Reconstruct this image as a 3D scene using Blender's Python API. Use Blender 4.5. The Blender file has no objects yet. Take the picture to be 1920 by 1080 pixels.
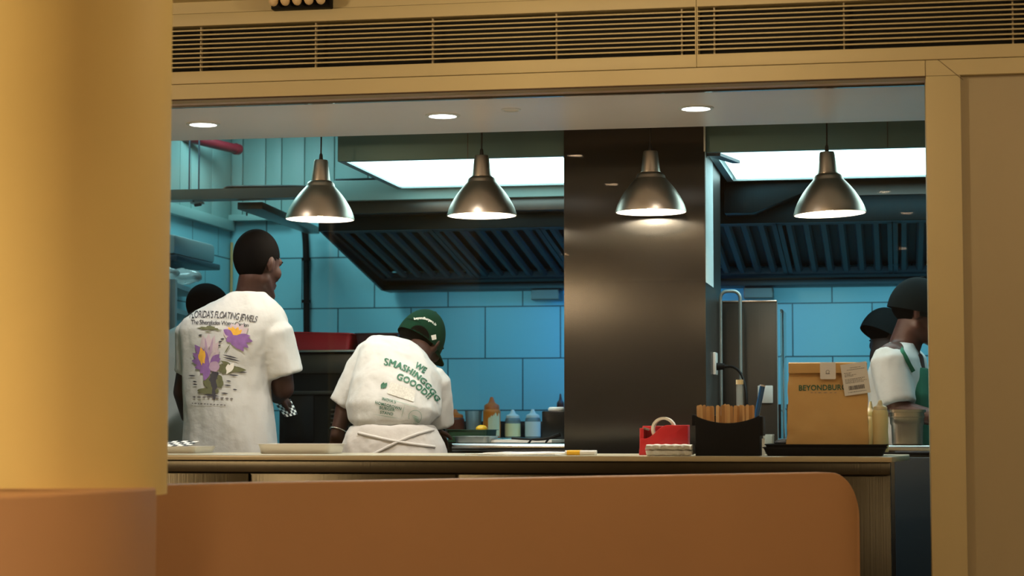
import bpy, bmesh, math, random
from mathutils import Vector, Matrix, noise
from mathutils.bvhtree import BVHTree
random.seed(7)
SC = bpy.context.scene
COL = SC.collection
# ---------------------------------------------------------------- camera
F_PX = 3800.0
YAW = math.atan(.19); PITCH = math.atan(255 / F_PX)
CAM = Vector((7 * math.sin(YAW), -7 * math.cos(YAW), 1.11))
FW = Vector((-math.sin(YAW) * math.cos(PITCH), math.cos(YAW) * math.cos(PITCH), math.sin(PITCH)))
RT = Vector((math.cos(YAW), math.sin(YAW), 0)); UP = RT.cross(FW)
cd = bpy.data.cameras.new('camera'); cam = bpy.data.objects.new('camera', cd); COL.objects.link(cam)
cd.sensor_width = 36; cd.lens = F_PX / 1920 * 36; cd.clip_start = .05
m3 = Matrix((RT, UP, -FW)).transposed(); cam.matrix_world = Matrix.Translation(CAM) @ m3.to_4x4()
cd.dof.use_dof = True; cd.dof.focus_distance = 7.9; cd.dof.aperture_fstop = 3.6
SC.camera = cam
SC.view_settings.view_transform = 'Standard'; SC.view_settings.look = 'None'
SC.view_settings.exposure = 0; SC.view_settings.gamma = 1
SC.cycles.max_bounces = 8; SC.cycles.transparent_max_bounces = 12
SC.cycles.sample_clamp_indirect = 4
# ---------------------------------------------------------------- world (dim warm room around the camera)
w = bpy.data.worlds.new('world'); SC.world = w; w.use_nodes = True
w.node_tree.nodes['Background'].inputs[0].default_value = (1, .68, .40, 1)
w.node_tree.nodes['Background'].inputs[1].default_value = .15
KC = (.50, .95, 1.0)          # colour of the cool kitchen tubes
WARM = (1, .72, .42)          # dining room lamps
PEND = (1, .86, .66)

def V(px, py, Y):
    d = FW + RT * ((px - 960) / F_PX) + UP * ((540 - py) / F_PX)
    return CAM + d * ((Y - CAM.y) / d.y)
def VZ(px, py, z):
    d = FW + RT * ((px - 960) / F_PX) + UP * ((540 - py) / F_PX)
    return CAM + d * ((z - CAM.z) / d.z)
def X(px, Y, py=795): return V(px, py, Y).x
def Z(py, Y, px=960): return V(px, py, Y).z

def lamp(name, kind, loc, power, color, size=.05, aim=None, spot=None, blend=.5, parent=None, sx=None, sy=None):
    ld = bpy.data.lights.new(name, kind); ld.energy = power; ld.color = color
    o = bpy.data.objects.new(name, ld); COL.objects.link(o); o.location = loc
    if kind == 'AREA':
        ld.shape = 'RECTANGLE'; ld.size = sx or size; ld.size_y = sy or size
    else: ld.shadow_soft_size = size
    if kind == 'SPOT': ld.spot_size = math.radians(spot); ld.spot_blend = blend
    if aim is not None:
        o.rotation_euler = (Vector(aim) - Vector(loc)).to_track_quat('-Z', 'Y').to_euler()
    return o

# ---------------------------------------------------------------- colours and materials
def lin(c):
    if isinstance(c, str):
        c = [int(c[i:i + 2], 16) / 255 for i in (0, 2, 4)]
    return tuple((x / 12.92 if x <= .04045 else ((x + .055) / 1.055) ** 2.4) for x in c)
def mat(name, col, rough=.5, metal=0, spec=.5, noise_s=0, noise_a=0, bump=0, bump_s=60, emit=None, es=0, trans=0, alpha=1, coat=0, sheen=0, stretch=None, sss=0, aniso=0):
    m = bpy.data.materials.new(name); m.use_nodes = True
    nt = m.node_tree; b = nt.nodes['Principled BSDF']
    c = lin(col) if isinstance(col, str) else col
    b.inputs['Base Color'].default_value = (*c, 1)
    b.inputs['Roughness'].default_value = rough; b.inputs['Metallic'].default_value = metal
    b.inputs['Specular IOR Level'].default_value = spec
    b.inputs['Transmission Weight'].default_value = trans; b.inputs['Alpha'].default_value = alpha
    b.inputs['Coat Weight'].default_value = coat; b.inputs['Sheen Weight'].default_value = sheen
    b.inputs['Anisotropic'].default_value = aniso
    if sss:
        b.inputs['Subsurface Weight'].default_value = sss; b.inputs['Subsurface Radius'].default_value = (.01, .004, .002)
    if emit:
        b.inputs['Emission Color'].default_value = (*emit, 1); b.inputs['Emission Strength'].default_value = es
    tc = nt.nodes.new('ShaderNodeTexCoord'); mp = nt.nodes.new('ShaderNodeMapping')
    nt.links.new(tc.outputs['Object'], mp.inputs[0])
    if stretch: mp.inputs['Scale'].default_value = stretch
    n = nt.nodes.new('ShaderNodeTexNoise'); n.inputs['Scale'].default_value = noise_s or 4; n.inputs['Detail'].default_value = 4
    nt.links.new(mp.outputs[0], n.inputs['Vector'])
    a = noise_a if noise_a else .06
    r = nt.nodes.new('ShaderNodeMapRange'); r.inputs['To Min'].default_value = 1 - a; r.inputs['To Max'].default_value = 1 + a
    nt.links.new(n.outputs['Fac'], r.inputs['Value'])
    mx = nt.nodes.new('ShaderNodeVectorMath'); mx.operation = 'SCALE'; mx.inputs[0].default_value = c
    nt.links.new(r.outputs[0], mx.inputs['Scale']); nt.links.new(mx.outputs[0], b.inputs['Base Color'])
    if bump:
        n2 = nt.nodes.new('ShaderNodeTexNoise'); n2.inputs['Scale'].default_value = bump_s; n2.inputs['Detail'].default_value = 3
        nt.links.new(mp.outputs[0], n2.inputs['Vector'])
        bp = nt.nodes.new('ShaderNodeBump'); bp.inputs['Strength'].default_value = bump; bp.inputs['Distance'].default_value = .01
        nt.links.new(n2.outputs['Fac'], bp.inputs['Height']); nt.links.new(bp.outputs[0], b.inputs['Normal'])
    return m
def emis(name, col, s):
    return mat(name, (.8, .8, .8), .5, emit=col, es=s)
def clear(name, tint=(1, 1, 1), ior=1.45, rough=0, body=0, body_col=(.8, .8, .8)):
    """see-through pane or plastic: transparent with a fresnel gloss, optional milky body"""
    m = bpy.data.materials.new(name); m.use_nodes = True; nt = m.node_tree
    nt.nodes.remove(nt.nodes['Principled BSDF']); out = nt.nodes['Material Output']
    t = nt.nodes.new('ShaderNodeBsdfTransparent'); t.inputs[0].default_value = (*tint, 1)
    g = nt.nodes.new('ShaderNodeBsdfGlossy'); g.inputs['Roughness'].default_value = rough
    fr = nt.nodes.new('ShaderNodeFresnel'); fr.inputs[0].default_value = ior
    src = t
    if body:
        d = nt.nodes.new('ShaderNodeBsdfTranslucent'); d.inputs[0].default_value = (*body_col, 1)
        d2 = nt.nodes.new('ShaderNodeBsdfDiffuse'); d2.inputs[0].default_value = (*body_col, 1)
        a0 = nt.nodes.new('ShaderNodeMixShader'); a0.inputs[0].default_value = .5
        nt.links.new(d.outputs[0], a0.inputs[1]); nt.links.new(d2.outputs[0], a0.inputs[2])
        a1 = nt.nodes.new('ShaderNodeMixShader'); a1.inputs[0].default_value = body
        nt.links.new(t.outputs[0], a1.inputs[1]); nt.links.new(a0.outputs[0], a1.inputs[2]); src = a1
    mx = nt.nodes.new('ShaderNodeMixShader')
    nt.links.new(fr.outputs[0], mx.inputs[0]); nt.links.new(src.outputs[0], mx.inputs[1]); nt.links.new(g.outputs[0], mx.inputs[2])
    nt.links.new(mx.outputs[0], out.inputs[0])
    return m
def brushed(name, col, rough, bz, wav=.0, sc=(220, 220, 1.5), metal=1, wob=.012):
    """metal sheet; fine grooves along one axis plus slow warping of the sheet"""
    m = mat(name, col, rough, metal, noise_s=2.5, noise_a=.16)
    nt = m.node_tree; b = nt.nodes['Principled BSDF']
    tc = nt.nodes.new('ShaderNodeTexCoord'); mp = nt.nodes.new('ShaderNodeMapping'); mp.inputs['Scale'].default_value = sc
    nt.links.new(tc.outputs['Object'], mp.inputs[0])
    n = nt.nodes.new('ShaderNodeTexNoise'); n.inputs['Scale'].default_value = 1; n.inputs['Detail'].default_value = 2
    nt.links.new(mp.outputs[0], n.inputs['Vector'])
    b1 = nt.nodes.new('ShaderNodeBump'); b1.inputs['Strength'].default_value = bz; b1.inputs['Distance'].default_value = .002
    nt.links.new(n.outputs['Fac'], b1.inputs['Height'])
    last = b1
    if wav:
        n2 = nt.nodes.new('ShaderNodeTexNoise'); n2.inputs['Scale'].default_value = 1.6; n2.inputs['Detail'].default_value = 0
        nt.links.new(tc.outputs['Object'], n2.inputs['Vector'])
        b2 = nt.nodes.new('ShaderNodeBump'); b2.inputs['Strength'].default_value = wav; b2.inputs['Distance'].default_value = wob
        nt.links.new(n2.outputs['Fac'], b2.inputs['Height']); nt.links.new(b1.outputs[0], b2.inputs['Normal']); last = b2
    nt.links.new(last.outputs[0], b.inputs['Normal'])
    return m

M = {}
M['beige'] = mat('beige_paint', (.62, .55, .33), .55, noise_s=3, noise_a=.05)
M['beige2'] = mat('beige_panel', (.46, .41, .28), .5, noise_s=3, noise_a=.05)
M['column'] = mat('ochre_paint', (.86, .70, .29), .6, noise_s=3, noise_a=.05)
M['orange'] = mat('terracotta_paint', (.50, .285, .14), .6, noise_s=2.5, noise_a=.07)
M['line'] = mat('shadow_joint', (.10, .06, .03), .8)
M['black'] = mat('matt_black', (.004, .004, .004), .6, spec=.15)
M['vent_dark'] = mat('vent_cavity', (.006, .007, .006), .9)
M['soffit'] = mat('white_laminate', (.95, .845, .79), .35, noise_s=3, noise_a=.03)
M['stone'] = mat('cream_stone', (.50, .46, .33), .3, noise_s=8, noise_a=.05)
def aniso(m, amt, axis=(0, 0, 1)):
    nt = m.node_tree; b = nt.nodes['Principled BSDF']; b.inputs['Anisotropic'].default_value = amt
    c = nt.nodes.new('ShaderNodeCombineXYZ')
    for i in range(3): c.inputs[i].default_value = axis[i]
    nt.links.new(c.outputs[0], b.inputs['Tangent']); return m
M['steel'] = brushed('brushed_steel', (.42, .38, .32), .30, .25, .35)
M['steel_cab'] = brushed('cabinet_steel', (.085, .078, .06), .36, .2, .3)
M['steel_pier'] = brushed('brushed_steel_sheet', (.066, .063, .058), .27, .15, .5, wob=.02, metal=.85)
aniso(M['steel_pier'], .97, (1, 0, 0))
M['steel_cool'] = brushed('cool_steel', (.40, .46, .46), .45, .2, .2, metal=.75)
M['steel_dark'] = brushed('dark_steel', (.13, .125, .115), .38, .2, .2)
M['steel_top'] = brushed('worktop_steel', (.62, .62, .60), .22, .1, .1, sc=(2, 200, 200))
M['hood'] = brushed('dark_hood_steel', (.022, .036, .042), .45, .2, .2)  # dark bluish base colour for the hood's outer sheets
M['hood_in'] = mat('hood_interior', (.004, .006, .007), .6, spec=.15)
M['filter'] = mat('filter_steel', (.010, .020, .028), .5, spec=.25)
M['shade'] = brushed('spun_aluminium', (.62, .53, .44), .36, .05, 0, sc=(1, 1, 300))
M['shade_in'] = mat('white_enamel', (.9, .88, .82), .4)
M['cord'] = mat('black_cord', (.01, .01, .012), .5)
M['kwall'] = mat('kitchen_cladding', (.30, .46, .43), .45, noise_s=2, noise_a=.05)
M['kceil'] = mat('kitchen_ceiling', (.35, .42, .42), .7)
M['kfloor'] = mat('kitchen_floor', (.12, .10, .09), .5)
M['dfloor'] = mat('dining_floor', (.25, .18, .11), .5)
M['navy'] = mat('dark_blue_metal', (.02, .035, .05), .4)
M['red_pipe'] = mat('red_pipe_paint', (.16, .008, .016), .4)
M['red_crate'] = mat('red_plastic', (.30, .008, .015), .4, noise_s=10, noise_a=.2)
M['maroon'] = mat('dark_red_plastic', (.05, .015, .02), .35)
M['red'] = mat('red_glossy', (.55, .012, .02), .35)
M['white'] = mat('white_plastic', (.78, .78, .74), .4)
M['paper'] = mat('white_paper', (.80, .79, .75), .8)
M['napkin'] = mat('napkin', (.80, .78, .68), .9, bump=.3, bump_s=80)
M['cream'] = mat('cream_plastic', (.88, .78, .50), .35, sss=.1)
M['mayo'] = mat('pale_yellow_sauce', (.95, .83, .46), .35, noise_s=14, noise_a=.12)
M['wood'] = mat('pale_wood', (.62, .35, .13), .7, noise_s=20, noise_a=.2, stretch=(1, 1, .1))
M['steel_part'] = brushed('partition_steel', (.065, .062, .055), .42, .2, .2)  # own dark base colour for the low partition
M['fascia'] = mat('fascia_steel', (.10, .19, .19), .42, metal=.3)
M['kraft'] = mat('kraft_paper', (.62, .38, .13), .62, noise_s=9, noise_a=.1, bump=.35, bump_s=9)
M['green'] = mat('green_ink', (.01, .11, .06), .6)
M['green_lt'] = mat('pale_green_ink', (.22, .36, .30), .7)
M['ink'] = mat('dark_ink', (.045, .045, .06), .7)
M['ink2'] = mat('grey_ink', (.16, .15, .15), .7)
M['purple'] = mat('purple_print', (.24, .12, .36), .8, noise_s=60, noise_a=.3)
M['lilac'] = mat('lilac_print', (.42, .30, .44), .8, noise_s=60, noise_a=.2)
M['pale_lilac'] = mat('pale_lilac_print', (.55, .46, .52), .8, noise_s=50, noise_a=.15)
M['gold'] = mat('gold_print', (.75, .42, .05), .8, noise_s=60, noise_a=.25)
M['olive'] = mat('olive_print', (.13, .14, .07), .8, noise_s=50, noise_a=.3)
M['tee'] = mat('white_cotton', (.55, .57, .57), .9, sheen=.1, bump=.3, bump_s=26)
M['tee_grey'] = mat('grey_cotton', (.34, .38, .38), .9, noise_s=10, noise_a=.12, bump=.3, bump_s=22)
M['apron_w'] = mat('white_apron_cotton', (.56, .55, .54), .9, bump=.3, bump_s=24)
M['apron_g'] = mat('green_apron_cotton', (.01, .13, .08), .9, bump=.2, bump_s=24)
M['cap_g'] = mat('green_cap_cotton', (.002, .024, .013), .9, spec=.1)
M['cap_b'] = mat('black_cap_cotton', (.003, .006, .007), .9, spec=.1)
M['hair'] = mat('black_hair', (.002, .002, .0022), .9, spec=.04, noise_s=90, noise_a=.4)
M['skin'] = mat('brown_skin', (.16, .055, .028), .5, noise_s=10, noise_a=.15, sss=.05)
M['skin_dark'] = mat('dark_brown_skin', (.040, .017, .012), .6, spec=.3, noise_s=10, noise_a=.15)
M['skin_r'] = mat('warm_brown_skin', (.07, .026, .018), .5, noise_s=10, noise_a=.15)
M['eye'] = mat('eye_white', (.6, .58, .55), .2)
M['trousers'] = mat('black_trousers', (.015, .015, .018), .8)
M['shoe'] = mat('black_shoe', (.01, .01, .01), .5)
M['glass'] = clear('window_glass', ior=1.28)
M['acrylic'] = clear('clear_acrylic', (.82, .9, .88), body=.05)
M['plastic_clear'] = clear('frosted_plastic', (.9, .95, .95), body=.45, body_col=(.75, .78, .76))
M['film'] = mat('protective_film', (.72, .86, .88), .55, bump=.5, bump_s=18)
M['sauce_red'] = mat('red_sauce', (.12, .02, .01), .35)
M['orange_sauce'] = mat('orange_sauce', (.80, .19, .01), .35, noise_s=12, noise_a=.05)
M['orange_plastic'] = mat('orange_plastic', (.62, .12, .01), .35)
M['yellow'] = mat('yellow_plastic', (.85, .48, .02), .4)
M['green_tray'] = mat('green_plastic', (.015, .06, .03), .4)
M['blue'] = mat('blue_plastic', (.01, .09, .25), .25)
M['oven'] = mat('black_enamel', (.004, .006, .007), .25, spec=.3)
M['lens_off'] = mat('unlit_lens', (.07, .10, .10), .4)
M['silver'] = mat('silver', (.8, .78, .72), .2, metal=1)
M['foil'] = mat('aluminium_tray', (.66, .64, .60), .35, metal=.35)
M['glow_w'] = emis('pendant_bulb_glow', PEND, 105)
M['glow_pend_in'] = mat('lit_reflector', (.9, .88, .82), .4)
M['glow_down'] = emis('soffit_lamp_glow', (1, .97, .90), 12)
M['glow_off'] = mat('unlit_lamp_face', (.75, .66, .55), .5)
M['glow_dine'] = emis('dining_lamp_glow', (1, .70, .42), 26)
M['glow_panel'] = emis('light_panel_glow', (.62, 1.0, 1.02), 3.2)
M['bulb_off'] = mat('frosted_bulb', (.85, .68, .42), .35)

# white and black check, mapped over the paper's own x and y
def check_mat():
    m = mat('checked_paper', (.8, .8, .8), .7); nt = m.node_tree; b = nt.nodes['Principled BSDF']
    uv = nt.nodes.new('ShaderNodeUVMap'); ck = nt.nodes.new('ShaderNodeTexChecker')
    ck.inputs['Scale'].default_value = 1; ck.inputs[1].default_value = (.8, .8, .77, 1); ck.inputs[2].default_value = (.01, .012, .015, 1)
    nt.links.new(uv.outputs[0], ck.inputs['Vector']); nt.links.new(ck.outputs[0], b.inputs['Base Color'])
    return m
M['check'] = check_mat()
def tile_mat(name, axis, x0, z0, col=(.24, .54, .60), wdt=.414):
    m = mat(name, col, .38); nt = m.node_tree; b = nt.nodes['Principled BSDF']
    g = nt.nodes.new('ShaderNodeNewGeometry'); sp = nt.nodes.new('ShaderNodeSeparateXYZ'); nt.links.new(g.outputs['Position'], sp.inputs[0])
    cb = nt.nodes.new('ShaderNodeCombineXYZ')
    s1 = nt.nodes.new('ShaderNodeMath'); s1.operation = 'SUBTRACT'; s1.inputs[1].default_value = x0
    s2 = nt.nodes.new('ShaderNodeMath'); s2.operation = 'SUBTRACT'; s2.inputs[1].default_value = z0
    nt.links.new(sp.outputs[axis], s1.inputs[0]); nt.links.new(sp.outputs['Z'], s2.inputs[0])
    nt.links.new(s1.outputs[0], cb.inputs[0]); nt.links.new(s2.outputs[0], cb.inputs[1])
    br = nt.nodes.new('ShaderNodeTexBrick'); br.offset = .5; br.offset_frequency = 2; br.squash = 1
    br.inputs['Scale'].default_value = 1; br.inputs['Brick Width'].default_value = wdt; br.inputs['Row Height'].default_value = .281
    br.inputs['Mortar Size'].default_value = .0035; br.inputs['Mortar Smooth'].default_value = 0; br.inputs['Bias'].default_value = 0
    br.inputs['Color1'].default_value = (*col, 1); br.inputs['Color2'].default_value = (*[c * .93 for c in col], 1); br.inputs['Mortar'].default_value = (.02, .07, .09, 1)
    nt.links.new(cb.outputs[0], br.inputs['Vector']); nt.links.new(br.outputs['Color'], b.inputs['Base Color'])
    return m
M['tile'] = tile_mat('glazed_wall_tile', 'X', -1.303 + .207, 1.465)
M['tile_side'] = tile_mat('glazed_wall_tile_side', 'Y', 3.9, 1.465)

# ---------------------------------------------------------------- mesh builder
def rotm(rx=0, ry=0, rz=0):
    return (Matrix.Rotation(math.radians(rz), 3, 'Z') @ Matrix.Rotation(math.radians(ry), 3, 'Y') @ Matrix.Rotation(math.radians(rx), 3, 'X'))
class MB:
    def __init__(s): s.v = []; s.f = []; s.m = []; s.uv = {}
    def add(s, vs, fs, mi=0):
        n = len(s.v); s.v += [Vector(v) for v in vs]; s.f += [tuple(i + n for i in f) for f in fs]; s.m += [mi] * len(fs); return s
    def box(s, x0, x1, y0, y1, z0, z1, mi=0, R=None, c=None):
        vs = [Vector((x, y, z)) for z in (z0, z1) for x, y in ((x0, y0), (x1, y0), (x1, y1), (x0, y1))]
        if R is not None:
            c = Vector(c) if c is not None else Vector(((x0 + x1) / 2, (y0 + y1) / 2, (z0 + z1) / 2))
            vs = [c + R @ (v - c) for v in vs]
        return s.add(vs, [(3, 2, 1, 0), (4, 5, 6, 7), (0, 1, 5, 4), (1, 2, 6, 5), (2, 3, 7, 6), (3, 0, 4, 7)], mi)
    def loft(s, rings, mi=0, cap=True, closed=False):
        n = len(rings[0]); b = len(s.v); s.v += [Vector(p) for r in rings for p in r]
        k = len(rings)
        for i in range(k if closed else k - 1):
            for j in range(n):
                a0, a1 = b + i * n + j, b + i * n + (j + 1) % n
                c0, c1 = b + ((i + 1) % k) * n + j, b + ((i + 1) % k) * n + (j + 1) % n
                s.f.append((a0, a1, c1, c0)); s.m.append(mi)
        if cap and not closed:
            s.f.append(tuple(b + j for j in reversed(range(n)))); s.m.append(mi)
            s.f.append(tuple(b + (k - 1) * n + j for j in range(n))); s.m.append(mi)
        return s
    def lathe(s, prof, o=(0, 0, 0), seg=32, R=None, mi=0, cap=True):
        o = Vector(o); R = R or Matrix.Identity(3)
        rings = [[o + R @ Vector((r * math.cos(2 * math.pi * j / seg), r * math.sin(2 * math.pi * j / seg), z)) for j in range(seg)] for r, z in prof]
        return s.loft(rings, mi, cap)
    def cyl(s, p0, p1, r0, r1=None, seg=16, mi=0):
        p0, p1 = Vector(p0), Vector(p1); d = p1 - p0; q = d.to_track_quat('Z', 'Y').to_matrix()
        return s.lathe([(r0, 0), (r0 if r1 is None else r1, d.length)], p0, seg, q, mi)
    def tube(s, pts, r, seg=8, mi=0):
        pts = [Vector(p) for p in pts]; rings = []
        ref = Vector((0, 0, 1))
        for i, p in enumerate(pts):
            t = (pts[min(i + 1, len(pts) - 1)] - pts[max(i - 1, 0)]).normalized()
            u = t.cross(ref)
            if u.length < .1: u = t.cross(Vector((1, 0, 0)))
            u.normalize(); v = t.cross(u); ref = u.cross(t)
            rr = r[i] if isinstance(r, (list, tuple)) else r
            rings.append([p + u * rr * math.cos(2 * math.pi * j / seg) + v * rr * math.sin(2 * math.pi * j / seg) for j in range(seg)])
        return s.loft(rings, mi)
    def ell(s, c, rad, R=None, seg=24, rng=14, mi=0):
        c = Vector(c); R = R or Matrix.Identity(3); rings = []
        for i in range(rng + 1):
            t = math.pi * i / rng; z = -math.cos(t); q = max(math.sin(t), .002)
            rings.append([c + R @ Vector((rad[0] * q * math.cos(2 * math.pi * j / seg), rad[1] * q * math.sin(2 * math.pi * j / seg), rad[2] * z)) for j in range(seg)])
        return s.loft(rings, mi)
    def cap_(s, p0, p1, r0, r1, seg=18):
        """tapered capsule"""
        p0, p1 = Vector(p0), Vector(p1); d = p1 - p0; L = max(d.length, 1e-5); q = d.to_track_quat('Z', 'Y').to_matrix()
        prof = [(max(r0 * math.sin(a), .0008), -r0 * math.cos(a)) for a in [math.pi / 2 * i / 5 for i in range(6)]]
        prof += [(max(r1 * math.cos(a), .0008), L + r1 * math.sin(a)) for a in [math.pi / 2 * i / 5 for i in range(6)]]
        return s.lathe(prof, p0, seg, q)
    def prism(s, poly, off, mi=0):
        a = [Vector(p) for p in poly]; off = Vector(off); n = len(a)
        vs = a + [p + off for p in a]
        fs = [tuple(reversed(range(n))), tuple(range(n, 2 * n))] + [(i, (i + 1) % n, n + (i + 1) % n, n + i) for i in range(n)]
        return s.add(vs, fs, mi)
    def mesh(s, name, mats):
        me = bpy.data.meshes.new(name); me.from_pydata([tuple(v) for v in s.v], [], s.f)
        for m in (mats if isinstance(mats, (list, tuple)) else [mats]): me.materials.append(m)
        for p, i in zip(me.polygons, s.m): p.material_index = i
        bm = bmesh.new(); bm.from_mesh(me); bmesh.ops.recalc_face_normals(bm, faces=bm.faces); bm.to_mesh(me); bm.free()
        return me
    def build(s, name, mats, parent=None, bevel=0, smooth=35, seg=2, loc=None):
        me = s.mesh(name, mats)
        if bevel:
            bm = bmesh.new(); bm.from_mesh(me)
            es = [e for e in bm.edges if len(e.link_faces) == 2 and e.calc_face_angle(0) > math.radians(40)]
            bmesh.ops.bevel(bm, geom=es, offset=bevel, segments=seg, affect='EDGES', profile=.5, clamp_overlap=True)
            bm.to_mesh(me); bm.free()
        return link(name, me, parent, smooth)
def link(name, me, parent=None, smooth=35, origin=True):
    if smooth:
        for p in me.polygons: p.use_smooth = True
        me.set_sharp_from_angle(angle=math.radians(smooth))
    o = bpy.data.objects.new(name, me); COL.objects.link(o)
    if parent is None and origin and me.vertices:
        xs = [v.co for v in me.vertices]
        c = Vector(((min(v.x for v in xs) + max(v.x for v in xs)) / 2, (min(v.y for v in xs) + max(v.y for v in xs)) / 2, min(v.z for v in xs)))
        me.transform(Matrix.Translation(-c)); o.location = c
    if parent is not None:
        o.parent = parent; o.matrix_parent_inverse = Matrix.Translation(-wloc(parent))
    return o
def wloc(o):
    t = Vector(o.location)
    if o.parent is not None: t = wloc(o.parent) + o.matrix_parent_inverse.translation + t
    return t
def thing(name, label, cat, loc=(0, 0, 0), group=None):
    o = bpy.data.objects.new(name, None); COL.objects.link(o); o.location = loc; o.empty_display_size = .05
    return tag(o, label, cat, group)
def tag(o, label, cat, group=None):
    o['label'] = label; o['category'] = cat
    if group: o['group'] = group
    return o
def struct(o, label=None):
    o['kind'] = 'structure'
    if label: o['label'] = label
    return o
def arc(c, r, a0, a1, n, f):
    return [f(c[0] + r * math.cos(math.radians(a0 + (a1 - a0) * i / n)), c[1] + r * math.sin(math.radians(a0 + (a1 - a0) * i / n))) for i in range(n + 1)]
def rrect(x0, x1, y0, y1, r, n=4):
    p = []
    for cx, cy, a in ((x1 - r, y1 - r, 0), (x0 + r, y1 - r, 90), (x0 + r, y0 + r, 180), (x1 - r, y0 + r, 270)):
        p += [(cx + r * math.cos(math.radians(a + 90 * i / n)), cy + r * math.sin(math.radians(a + 90 * i / n))) for i in range(n + 1)]
    return p
def copy_tree(src, loc, label=None):
    r = src.copy(); COL.objects.link(r); r.location = loc
    if label: r['label'] = label
    for ch in list(src.children):
        c = ch.copy(); COL.objects.link(c); c.parent = r
        for g in list(ch.children):
            d = g.copy(); COL.objects.link(d); d.parent = c
    return r
# ================================================================ DINING SIDE SHELL
PF = -.12                                   # face of the portal
mb = MB().box(-8, 6, -14, -.0, -.05, 0); struct(mb.build('floor', M['dfloor'], smooth=0))
mb = MB().box(-8, 6, -14, PF, 2.6, 2.66); struct(mb.build('ceiling', M['beige'], smooth=0))
WX0, WX1 = -1.75, X(1740, PF, 500)           # window opening
VB, VT = Z(137, PF, 290), Z(52, PF, 290)      # grille opening
HZ = 2.255
mb = MB()
mb.box(-8, WX0, PF, .1, 0, 2.6)                                # left of the opening, behind the column
mb.box(WX0, 6, PF, .1, VT + .045, 2.6)                          # above the grille
mb.box(WX0, 6, PF + .07, .1, VB - .045, VT + .045, 1)            # behind the grille
mb.box(WX0, WX1, PF, -.021, HZ, VB - .045); mb.box(WX1, 6, PF, .1, HZ, VB - .045)
struct(mb.build('wall_front', [M['beige'], M['vent_dark']], smooth=0))
PX1 = X(1806, PF, 500)
mb = MB().box(WX1, PX1, PF, .1, 0, HZ - .001)
struct(mb.build('trim_1', M['beige'], bevel=.002))
mb = MB().box(PX1, 6, PF + .03, .1, 0, HZ - .001)
struct(mb.build('wall_right', M['beige2'], smooth=0))
# joints: under the head, beside the post and the mitre
mb = MB()
mb.box(WX0, WX1, PF - .0015, PF + .01, HZ - .004, HZ - .0005)
a, b = V(1740, 97, PF), V(1806, 150, PF)
dv = (b - a).normalized(); nn = Vector((dv.z, 0, -dv.x)) * .0008
mb.prism([a - nn, b - nn, b + nn, a + nn], (0, -.001, 0))
mb.box(WX1 - .0008, WX1 + .0008, PF - .001, PF, HZ - .01, VB - .045)
struct(mb.build('trim_2', M['line'], smooth=0))
# lower frame lip around the right panel
# grilles
def grille(x0, x1, label, mulls):
    t = thing('air_grille', label, 'air grille', ((x0 + x1) / 2, PF, VB), 'long ceiling-height air grilles')
    m = MB(); z0, z1 = VB - .045, VT + .045
    y0, y1 = PF - .006, PF + .06
    m.box(x0, x1, y0, PF + .069, z0 + .002, VB); m.box(x0, x1, y0, PF + .069, VT, z1 - .002)
    m.box(x0, x0 + .004, y0, PF + .069, VB, VT); m.box(x1 - .004, x1, y0, PF + .069, VB, VT)
    m.build('frame', M['beige'], t, bevel=.001)
    n = 9
    for i in range(n):
        z = VB + (VT - VB) * (i + 1) / (n + 1)
        MB().box(x0 + .004, x1 - .004, y0 + .002, PF + .003, z - .0023, z + .0023, R=None).build('slat', M['beige'], t, smooth=0)
    for xm in mulls:
        MB().box(xm - .0025, xm + .0025, PF + .024, PF + .04, VB, VT).build('mullion', M['beige2'], t, smooth=0)
    return t
GX = X(1306, PF, 60)
grille(-1.74, GX - .0008, 'beige slatted air grille over the kitchen window, left of the joint', [X(p, PF, 90) for p in (372, 588, 808, 1041, 1277)])
grille(GX + .0008, 3.2, 'beige slatted air grille above the right post, right of the joint', [X(p, PF, 60) for p in (1338, 1582, 1900)])
# black bar with five bulbs on the wall above the grille
x0, x1 = X(499, PF - .1, 5), X(610, PF - .1, 5)
zb = Z(9, PF - .1, 555)
t = thing('spot_bar', 'short black light bar with five round bulbs above the left grille', 'light fixture', ((x0 + x1) / 2, PF, zb))
MB().box(x0, x1, PF - .045, PF, zb, zb + .05).build('housing', M['black'], t, bevel=.002)
for i in range(5):
    x = x0 + (x1 - x0) * (i + .5) / 5
    m = MB(); m.cyl((x, PF - .045, zb + .036), (x, PF - .062, zb + .036), .008, .010, 12)
    m.ell((x, PF - .085, zb + .022), (.0165, .022, .020), rotm(-20)); m.build('bulb', M['bulb_off'], t, smooth=60)

# barrier wall in front, running obliquely, thickened on the left to carry the column
pts = [(VZ(-260, 934, .95).x, -3.05, .95), (VZ(-60, 934, .95).x, -2.95, .95)]
pth = []
for px, py, Y in ((-300, 935, -2.95), (-100, 934, -2.85), (0, 932, -2.78), (90, 928, -2.7), (180, 922, -2.58), (245, 918, -2.42), (291.5, 915.5, -2.2), (292.5, 913, -1.9), (294, 910.2, -1.6), (297, 910, -1.594), (310, 909.6, -1.58), (400, 907, -1.49), (560, 904, -1.33), (760, 900.5, -1.13), (960, 897, -.93), (1160, 893, -.73), (1360, 889.5, -.53), (1480, 887.5, -.41), (1560, 886, -.33)):
    v = V(px, py, Y); pth.append((v.x, v.y, v.z))
e0 = Vector(pth[-1]); ed = (Vector(pth[-1][:2]) - Vector(pth[-3][:2])).normalized()
RC = .098
for i in range(1, 11):
    an = math.pi / 2 * i / 10
    pth.append((e0.x + ed.x * RC * math.sin(an), e0.y + ed.y * RC * math.sin(an), e0.z - .14 * (1 - math.cos(an))))
mb = MB(); rings = []
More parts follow.
